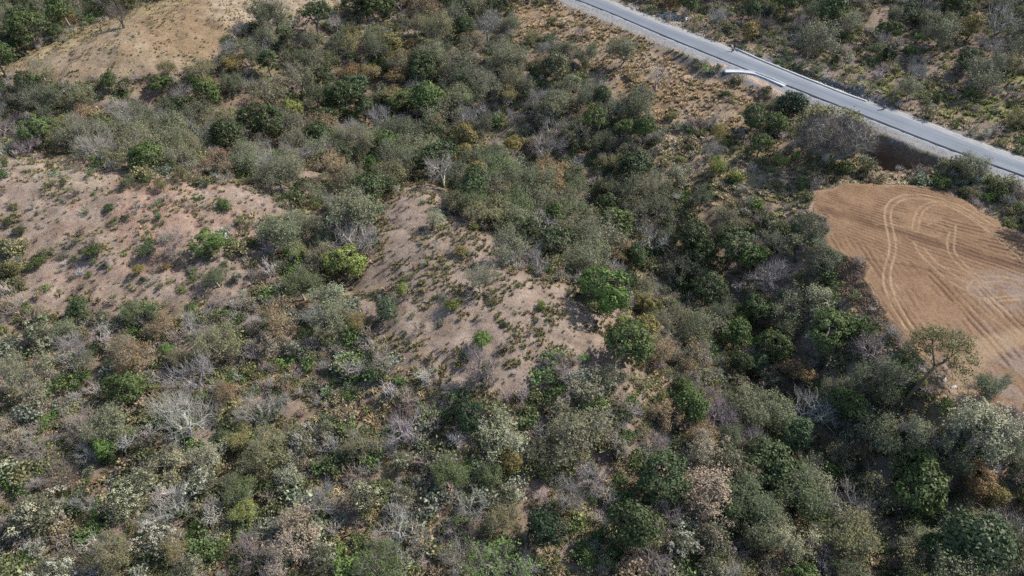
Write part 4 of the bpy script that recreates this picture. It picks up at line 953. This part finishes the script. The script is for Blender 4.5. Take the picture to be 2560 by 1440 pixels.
for i_, p in enumerate(placed):
    wm, k = p[3], p[4]
    size = "small" if wm < (4.2 if k != 'S' else 2.2) else "large" if wm > (7.5 if k != 'S' else 3.2) else "mid-sized"
    dist = np.hypot(*(PX - PX[i_]).T); nb = [j_ for j_ in np.argsort(dist)[1:14] if plain(placed[j_]) != plain(p)]
    ms = sorted((q for q in MARKS if math.hypot(q[0] - p[6], q[1] - p[7]) > 12), key=lambda q: math.hypot(q[0] - p[6], q[1] - p[7]))[:4]
    opts = []
    for m_ in ms[:2]:
        dx, dy = p[6] - m_[0], p[7] - m_[1]; rr_ = math.hypot(dx, dy); far = "just " if rr_ < 130 else "well " if rr_ > 330 else ""
        if len(final) < 0: pass
        opts.append(f"{size} {plain(p)} {far}{direction(dx, dy)} {m_[2]}")
    for m_ in ms:
        dx, dy = p[6] - m_[0], p[7] - m_[1]
        for j_ in nb:
            q = placed[j_]; art = "an" if plain(q)[0] in "aeio" else "a"
            opts.append(f"{size} {plain(p)} {direction(PX[i_][0] - PX[j_][0], PX[i_][1] - PX[j_][1])} {art} {plain(q)}, {'near' if math.hypot(dx, dy) < 330 else 'towards'} {m_[2]}")
    opts += [' '.join(o_.split(' ')[1:]) for o_ in opts]
    pick = next((o_ for o_ in opts if o_ not in usedl and len(o_.replace('-', ' ').split()) <= 16), None) or next((o_ for o_ in opts if o_ not in usedl), opts[0])
    usedl.add(pick); final.append(pick)

TREEGROUP = {'leafy_tree': "leafy trees of the dry wood", 'feathery_tree': "feathery thin-leaved trees of the dry wood", 'bare_tree': "leafless trees of the dry wood", 'blossoming_tree': "trees in pale blossom", 'shrub': "shrubs among the grass and wood"}
LEAFC = {k_: ((_WARM(v_[0]) if k_ not in ('cr', 'wh', 'pk', 'ta') else v_[0]), v_[1]) for k_, v_ in LEAFC.items()}
TWIGC = {k_: (tuple(q * 1.22 for q in v_[0]), v_[1]) for k_, v_ in TWIGC.items()}
def plant(p, label):
    x, y, z, wm, k, c, a, b, hand = p
    var = KINDS[k]; h_ = random.Random(int(abs(x) * 1000) + int(abs(y) * 77)); vr = var[h_.randrange(len(var))]
    nm = KNAME[k]; s_ = wm / 5.7
    root = thing(nm, label, KCAT[nm], (x, y, z), TREEGROUP[nm], h_.uniform(0, 6.28), (s_ * h_.uniform(.88, 1.14), s_ * h_.uniform(.88, 1.14), s_ * h_.uniform(.85, 1.1)))
    root.rotation_euler = (h_.gauss(0, .06), h_.gauss(0, .06), root.rotation_euler[2])
    j = lambda: h_.uniform(.88, 1.14)
    base = (TWIGC if k in 'BC' else LEAFC)[c][0]; f = j(); cc = tuple(min(1, v_ * f * h_.uniform(.95, 1.05)) for v_ in base)
    bark = {'B': tuple(v_ * 1.0 for v_ in cc), 'C': tuple(v_ * 1.1 for v_ in cc), 'D': (.16, .13, .105), 'U': (.2, .17, .14), 'F': (.235, .218, .178), 'W': (.16, .135, .11), 'S': (.14, .115, .09), 'L': (.14, .105, .08)}[k]
    for pn, (me, role) in vr.items():
        o = link(pn, me, root)
        q = cc if role == 'c' else (.10, .105, .062) if role == 'u' else bark
        o.color = (*q, 1)
    return root
pxw = lambda p: p[3] * FPX / max(1.0, float(project(p[0], p[1], p[2])[2])) * (1.0 if -40 < p[6] < 2600 and -20 < p[7] < 1470 else .2)
small = sorted([i_ for i_, p in enumerate(placed) if p[4] == 'F'], key=lambda i_: -pxw(placed[i_]))[298:]; small = set(small)
overflow = [placed[i_] for i_ in small]
for i_, (p, l) in enumerate(zip(placed, final)):
    if i_ not in small: plant(p, l)

# landmark trees
def special(k, px_, py_, w_, c, label, rz=0.0, zs=1.0):
    wm = 8
    for _ in range(4):
        x, y, z, dep = at(px_, py_, ZC[k] * WH[k] * wm * zs); wm = w_ * dep / FPX
    p = [x, y, z, wm, k, c, px_, py_, True]; r_ = plant(p, label); r_.rotation_euler = (0, 0, rz); r_.scale = (wm / 5.6, wm / 5.6, wm / 5.6 * zs); placed.append(p); return r_
r_ = special('C', 2080, 336, 270, 'g', "huge wide leafless tree with olive leaves on its top beside the road", 0, .62)
rgx = np.random.default_rng(77); r_.scale = (r_.scale[0] * 1.22, r_.scale[1] * 1.1, r_.scale[2] * .95)
for q in r_.children: q.color = (.25, .24, .22, 1) if q.name.startswith('trunk') else (.15, .138, .128, 1)
c_ = envelope(rgx, 260, 5.2, 4.9, .9, 1.0, .93, .1)
c_ = c_[(c_[:, 2] > 2.6) & ((c_[:, 1] > .3) | (c_[:, 0] > 1.6))]
m = len(c_) * 30; ci = np.repeat(np.arange(len(c_)), 30); P = c_[ci] + rgx.normal(size=(m, 3)) * np.array([.16, .16, .09])
g = Geo(); g.cards(P, rgx.normal(size=(m, 3)) + np.array([0, 0, .9]), .085 * rgx.uniform(.7, 1.4, m), rgx.random(m), rgx)
o = link("foliage", g.mesh("foliage", M_LEAF), r_); o.color = (.13, .125, .05, 1); o["label"] = "olive leaves on the top"
special('L', 2366, 866, 184, 'ol', "tall lone tree with a bare forked trunk and thin dark crown over the field", 0, 1.12)
special('B', 2505, 50, 120, 'w', "big pale grey leafless tree leaning in the top right corner", .3, 1.0)

# ------------------------------------------------------------------ ground cover that nobody could count
protos = bpy.data.collections.new("scrub_sources")     # never linked to the scene
def proto(name, me, coll):
    o = bpy.data.objects.new(name, me); coll.objects.link(o); return o
def scatter(name, coll, P, rot, scl, idx, tint, label, cat=None):
    me = bpy.data.meshes.new(name); me.vertices.add(len(P)); me.vertices.foreach_set("co", np.asarray(P, np.float32).ravel())
    me.attributes.new("rot", 'FLOAT_VECTOR', 'POINT').data.foreach_set("vector", np.asarray(rot, np.float32).ravel())
    me.attributes.new("scl", 'FLOAT_VECTOR', 'POINT').data.foreach_set("vector", np.asarray(scl, np.float32).ravel())
    me.attributes.new("idx", 'INT', 'POINT').data.foreach_set("value", np.asarray(idx, np.int32))
    me.attributes.new("tint", 'FLOAT_COLOR', 'POINT').data.foreach_set("color", np.c_[tint, np.ones(len(P))].astype(np.float32).ravel())
    ng = bpy.data.node_groups.new(name, 'GeometryNodeTree')
    ng.interface.new_socket("Geometry", in_out='INPUT', socket_type='NodeSocketGeometry'); ng.interface.new_socket("Geometry", in_out='OUTPUT', socket_type='NodeSocketGeometry')
    gi = ng.nodes.new("NodeGroupInput"); go = ng.nodes.new("NodeGroupOutput")
    ci = ng.nodes.new("GeometryNodeCollectionInfo"); ci.inputs["Collection"].default_value = coll; ci.inputs["Separate Children"].default_value = True; ci.inputs["Reset Children"].default_value = True
    ip_ = ng.nodes.new("GeometryNodeInstanceOnPoints"); ip_.inputs["Pick Instance"].default_value = True
    def attr(nm, dt):
        x_ = ng.nodes.new("GeometryNodeInputNamedAttribute"); x_.data_type = dt; x_.inputs[0].default_value = nm; return x_.outputs[0]
    e2r = ng.nodes.new("FunctionNodeEulerToRotation")
    L = ng.links.new
    L(gi.outputs[0], ip_.inputs["Points"]); L(ci.outputs[0], ip_.inputs["Instance"]); L(attr("idx", 'INT'), ip_.inputs["Instance Index"])
    L(attr("rot", 'FLOAT_VECTOR'), e2r.inputs[0]); L(e2r.outputs[0], ip_.inputs["Rotation"]); L(attr("scl", 'FLOAT_VECTOR'), ip_.inputs["Scale"]); L(ip_.outputs[0], go.inputs[0])
    o = link(name, me); o.modifiers.new("scatter", 'NODES').node_group = ng
    o["kind"] = "stuff"; o["label"] = label; o["category"] = cat or name.replace("_", " "); return o

def tuft_mesh(seed, nb=26, wdt=.045, spread=.5):
    rng = np.random.default_rng(seed); g = Geo()
    an = rng.uniform(0, 6.28, nb); r0 = rng.uniform(0, .12, nb); ln = rng.uniform(.25, .6, nb); out = rng.uniform(.2, 1, nb) * spread
    a = np.stack([np.cos(an) * r0, np.sin(an) * r0, 0 * an - .03], -1); md = a + np.stack([np.cos(an) * out * .35, np.sin(an) * out * .35, ln * .75], -1); tp = a + np.stack([np.cos(an) * out, np.sin(an) * out, ln * rng.uniform(.5, 1, nb)], -1)
    sd_ = np.stack([-np.sin(an), np.cos(an), 0 * an], -1) * wdt
    V = np.stack([a - sd_, a + sd_, md + sd_ * .8, md - sd_ * .8, tp], 1).reshape(-1, 3); b0 = np.arange(nb)[:, None] * 5
    g.add(V, b0 + np.array([[0, 1, 2, 3]]), b0 + np.array([[3, 2, 4]]), np.repeat(rng.random(nb), 5))
    return g.mesh("tuft", M_SLEAF)
def scrub_leaf(seed, leaf=.105, nc=24, per=17, H=.8):
    rng = np.random.default_rng(seed); c = envelope(rng, nc, 1.5, H, .05, 1, .4, .35); m = nc * per; ci = np.repeat(np.arange(nc), per)
    P = c[ci] + rng.normal(size=(m, 3)) * .13; P[:, 2] = np.maximum(P[:, 2], .02); g = Geo()
    g.cards(P, rng.normal(size=(m, 3)) + np.array([0, 0, .6]), leaf * rng.uniform(.6, 1.5, m), np.clip(.5 + rng.normal(size=nc)[ci] * .18 + rng.normal(size=m) * .18, 0, 1), rng)
    return g.mesh("scrub", M_SLEAF)
def scrub_twig(seed, nt=46, H=1.0):
    rng = np.random.default_rng(seed); tips = envelope(rng, nt, 1.5, H, .05, 1, .3, .3)
    segs = np.vstack([skeleton(rng, (rng.normal() * .1, rng.normal() * .1, -.05), tips[i::3], .010, first=.05) for i in range(3)])
    g = Geo(); g.tubes(segs, 3, None, rng); tw, _, _ = twig_geo(rng, tips, np.zeros(3), .28, 3, .008); g.tubes(tw, 3, None, rng)
    return g.mesh("scrub", M_SLEAF)
def pebble(seed):
    me = rock_mesh(seed, "rubble", M_SLEAF, 1); return me
c_brush = bpy.data.collections.new("brush_sources"); c_grass = bpy.data.collections.new("grass_sources"); c_rub = bpy.data.collections.new("rubble_sources")
for i in range(4): proto("a_scrub_%d" % i, scrub_leaf(800 + i), c_brush)
for i in range(4): proto("b_scrub_%d" % i, scrub_twig(820 + i), c_brush)
for i in range(5): proto("tuft_%d" % i, tuft_mesh(840 + i), c_grass)
for i in range(4): proto("rubble_%d" % i, pebble(860 + i), c_rub)

def cover_points(n_, seed, ymax=215):
    rng = np.random.default_rng(seed); y = 28 + (ymax - 28) * rng.random(n_) ** 1.0; x = rng.uniform(-1, 1, n_) * (36 + y * .94)
    z = ground(x, y); a, b, dep = project(x, y, z); d, t, s = seg_dist(x, y, ROAD_PL)
    ok = (a > -450) & (a < 3010) & (b > -70) & (b < 1640)
    near_ = (s * _side_near) > 0; e = d - HW
    ok &= ~(((e < 3.6) & near_) | ((e < 2.2) & ~near_))
    dpd, _, _ = seg_dist(x, y, pad_pl); ok &= ~(inpoly(x, y, pad_poly) | (dpd < .5)); ok &= ~inpoly(x, y, cut_w)
    dch, _, _ = seg_dist(x, y, [tuple(q) for q in dp_]); ok &= dch > 1.5
    # keep the small things thinner far away where they cannot be told apart
    return x[ok], y[ok], z[ok], a[ok], b[ok], e[ok], near_[ok], rng
def wz(x, y, a, b, poly):
    wx = (fbm(x / 5, y / 5, 40, 3) - .5) * 70 + np.random.default_rng(1).normal(size=len(x)) * 9; wy = (fbm(x / 5, y / 5, 50, 3) - .5) * 45 + np.random.default_rng(2).normal(size=len(x)) * 6
    return inpoly(a + wx, b + wy, poly)
def tints(rng, kinds, n_):
    C = np.array([k[0] for k in kinds], float); p_ = np.array([k[1] for k in kinds], float); i = rng.choice(len(kinds), n_, p=p_ / p_.sum())
    return C[i] * rng.uniform(.78, 1.25, (n_, 1)) * rng.uniform(.94, 1.06, (n_, 3)), i

c_wood = bpy.data.collections.new("wood_sources")
for i in range(5): proto("wood_%d" % i, make_feathery(900 + i, H=[5.2, 6.0, 4.8, 5.4, 5.0][i], nt=200, per=8, lump=[.2, .24, .27, .22, .3][i], joined=True), c_wood)
rng = np.random.default_rng(4); oo = overflow; s_ = np.array([p[3] / 5.7 for p in oo]); tt_ = np.array([LEAFC[p[5]][0] for p in oo]) * rng.uniform(.88, 1.14, (len(oo), 1))
scatter("small_trees", c_wood, np.array([p[:3] for p in oo]), np.c_[rng.normal(size=(len(oo), 2)) * .06, rng.uniform(0, 6.28, len(oo))], np.c_[s_ * rng.uniform(.88, 1.14, len(oo)), s_ * rng.uniform(.88, 1.14, len(oo)), s_ * rng.uniform(.85, 1.1, len(oo))], rng.integers(0, 5, len(oo)), tt_, "the many smaller feathery trees that fill the wood between the larger ones", "woodland")
# brush
x, y, z, a, b, e, nr, rng = cover_points(72000, 1)
dn = np.where((b > 680) & (a < 1750), .52, .70)
dn[wz(x, y, a, b, Z_TL)] = .02; dn[wz(x, y, a, b, Z_L)] = .42; dn[wz(x, y, a, b, Z_C)] = .16; dn[wz(x, y, a, b, Z_GOLD)] = .12; dn[wz(x, y, a, b, Z_MR)] = .20; dn[wz(x, y, a, b, Z_FR)] = .20; dn[wz(x, y, a, b, Z_FG)] = .22; dn[wz(x, y, a, b, Z_BANK)] = .05
dn[inpoly(a, b, [(2285,870),(2440,870),(2440,1010),(2340,1010),(2300,960)])] = 0
dn[wz(x, y, a, b, Z_SEMI) | wz(x, y, a, b, Z_SEMI2)] *= .6
dn = dn * (.25 + 1.5 * smooth(.38, .62, fbm(x / 4, y / 4, 200, 4)))
k = rng.random(len(x)) < dn; x, y, z, a, b = x[k], y[k], z[k], a[k], b[k]
opn = wz(x, y, a, b, Z_L) | wz(x, y, a, b, Z_C) | wz(x, y, a, b, Z_TL) | wz(x, y, a, b, Z_GOLD)
T, ti = tints(rng, [((.14, .14, .068), 4), ((.08, .115, .042), 3), ((.05, .068, .03), 1.5), ((.11, .165, .048), .8), ((.15, .145, .07), 1.2), ((.20, .165, .105), 1.4), ((.29, .265, .24), 6), ((.25, .205, .175), 5), ((.38, .35, .32), 2.2), ((.17, .185, .13), 2)], len(x))
twg = ((ti >= 6) & (ti < 9)) | (opn & (rng.random(len(x)) < .5)); T = np.where((twg & (ti < 6))[:, None], np.array([.16, .13, .105]), T); T = T * 1.22; idx = np.where(twg, 4 + rng.integers(0, 4, len(x)), rng.integers(0, 4, len(x)))
s_ = rng.uniform(.45, 1.5, len(x)) * np.where(rng.random(len(x)) < .2, 1.7, 1.0); opn = wz(x, y, a, b, Z_L) | wz(x, y, a, b, Z_C) | wz(x, y, a, b, Z_TL) | wz(x, y, a, b, Z_GOLD); s_ = np.where(opn, s_ * rng.uniform(.25, .65, len(x)), s_)
scatter("undergrowth", c_brush, np.c_[x, y, z], np.c_[0 * x, 0 * x, rng.uniform(0, 6.28, len(x))], np.c_[s_, s_, s_ * rng.uniform(.7, 1.3, len(x))], idx, T, "low dry scrub and twiggy brush covering the ground between the trees", "undergrowth")
# grass
x, y, z, a, b, e, nr, rng = cover_points(225000, 2)
dn = np.where((b > 700) & (a < 1750), .36, .25); tl, lh, cs, go_, mr, fr, fg, bk = [wz(x, y, a, b, q) for q in (Z_TL, Z_L, Z_C, Z_GOLD, Z_MR, Z_FR, Z_FG, Z_BANK)]
dn[tl] = .24; dn[lh] = .21; dn[cs] = .28; dn[go_] = 1.0; dn[mr] = 1.3; dn[fr] = .65; dn[fg] = .95; dn[bk] = .03
dn = dn * (.12 + 2.0 * smooth(.42, .62, fbm(x / 3.2, y / 3.2, 210, 4)))
k = rng.random(len(x)) < dn; x, y, z, a, b, go_, mr, fg, tl, lh, cs, fr = [q[k] for q in (x, y, z, a, b, go_, mr, fg, tl, lh, cs, fr)]
T, _ = tints(rng, [((.24, .19, .105), 4), ((.13, .13, .055), 3), ((.34, .27, .16), 2), ((.17, .12, .07), 2)], len(x))
Tg, _ = tints(rng, [((.20, .20, .06), 4), ((.12, .15, .045), 4), ((.30, .26, .12), 2)], len(x)); To, _ = tints(rng, [((.30, .215, .115), 4), ((.38, .30, .185), 4), ((.20, .175, .08), 2), ((.25, .16, .10), 1.2)], len(x))
Tc, _ = tints(rng, [((.12, .11, .05), 5), ((.20, .15, .08), 3), ((.09, .11, .04), 2)], len(x)); Tm, _ = tints(rng, [((.34, .285, .18), 5), ((.15, .17, .06), 2.5), ((.30, .225, .135), 2.5)], len(x))
T = np.where(tl[:, None], Tc * 1.35 + np.array([.06, .035, .015]), T); T = np.where(fg[:, None], Tg, T); T = np.where(go_[:, None], To, T); T = np.where((cs | lh)[:, None], Tc * np.where(lh, 1.5, 1.0)[:, None], T); T = np.where((mr | fr)[:, None] & ~fg[:, None], Tm, T)
s_ = rng.uniform(.6, 1.15, len(x)) ** 2 * 1.1; s_ = np.where(fg | mr | go_, s_ * 1.05, s_); s_ = np.where(cs, s_ * .8, s_); s_ = np.where(lh, s_ * .7, s_); s_ = np.where(tl, s_ * .6, s_)
scatter("grass", c_grass, np.c_[x, y, z], np.c_[0 * x, 0 * x, rng.uniform(0, 6.28, len(x))], np.c_[s_, s_, s_ * rng.uniform(.7, 1.2, len(x))], rng.integers(0, 5, len(x)), T, "dry straw-coloured and green grass tufts over slopes and clearings", "grass")
# rubble beside the road and the ditch
rng = np.random.default_rng(9); nR = 9000; i_ = rng.integers(30, len(mid_w) - 30, nR); side = np.where(rng.random(nR) < .5, 1, -1)
off = HW + np.where(side > 0, rng.uniform(.3, 4.4, nR), rng.uniform(1.0, 6.0, nR)); P = mid_w[i_] + nrm[i_] * (off * side)[:, None] + rng.normal(size=(nR, 2)) * .4
a, b, _ = project(P[:, 0], P[:, 1], 3.0 + 0 * P[:, 0]); kk = (side > 0) | ((a > 1560) & (a < 1790)) | ((a > 1850) & (a < 2240)); P = P[kk]; side = side[kk]
zz = ground(P[:, 0], P[:, 1]); d, _, _ = seg_dist(P[:, 0], P[:, 1], ROAD_PL); zz = np.where((side > 0) & (d < HW + 3.2), ROAD_Z - .17 - .5 * ((d - HW) / 3.3) ** 2, zz); zz = np.where((side < 0) & (d < HW + 1.5), ROAD_Z - .08, zz)
s_ = rng.uniform(.04, .13, len(P)) * np.where(side < 0, 2.0, 1.0); T, _ = tints(rng, [((.25, .255, .265), 4), ((.16, .16, .165), 3), ((.40, .395, .38), 1.2), ((.25, .21, .18), 1)], len(P))
scatter("rubble", c_rub, np.c_[P, zz], rng.uniform(0, 6.28, (len(P), 3)), np.c_[s_, s_, s_], rng.integers(0, 4, len(P)), T, "loose grey gravel and rubble along both edges of the road", "rubble")
rng = np.random.default_rng(19); bx = rng.uniform(40, 75, 60000); by = rng.uniform(70, 110, 60000); bz = ground(bx, by); a, b, _ = project(bx, by, bz)
kk = wz(bx, by, a, b, Z_BANK); dpd, _, _ = seg_dist(bx, by, pad_pl); kk |= (dpd < .8) & ~inpoly(bx, by, pad_poly) & (a < 2300); bx, by, bz = bx[kk], by[kk], bz[kk]
s_ = rng.uniform(.06, .26, len(bx)) ** 1.2; T, _ = tints(rng, [((.19, .13, .088), 5), ((.25, .17, .115), 3), ((.13, .09, .062), 2)], len(bx))
scatter("clods", c_rub, np.c_[bx, by, bz], rng.uniform(0, 6.28, (len(bx), 3)), np.c_[s_, s_, s_], rng.integers(0, 4, len(bx)), T, "dark brown clods of earth on the bank at the left edge of the tilled field", "earth clods")
print("THINGS", len(placed), "HW", HW, {k: sum(1 for p in placed if KNAME[p[4]] == k) for k in KCAT})
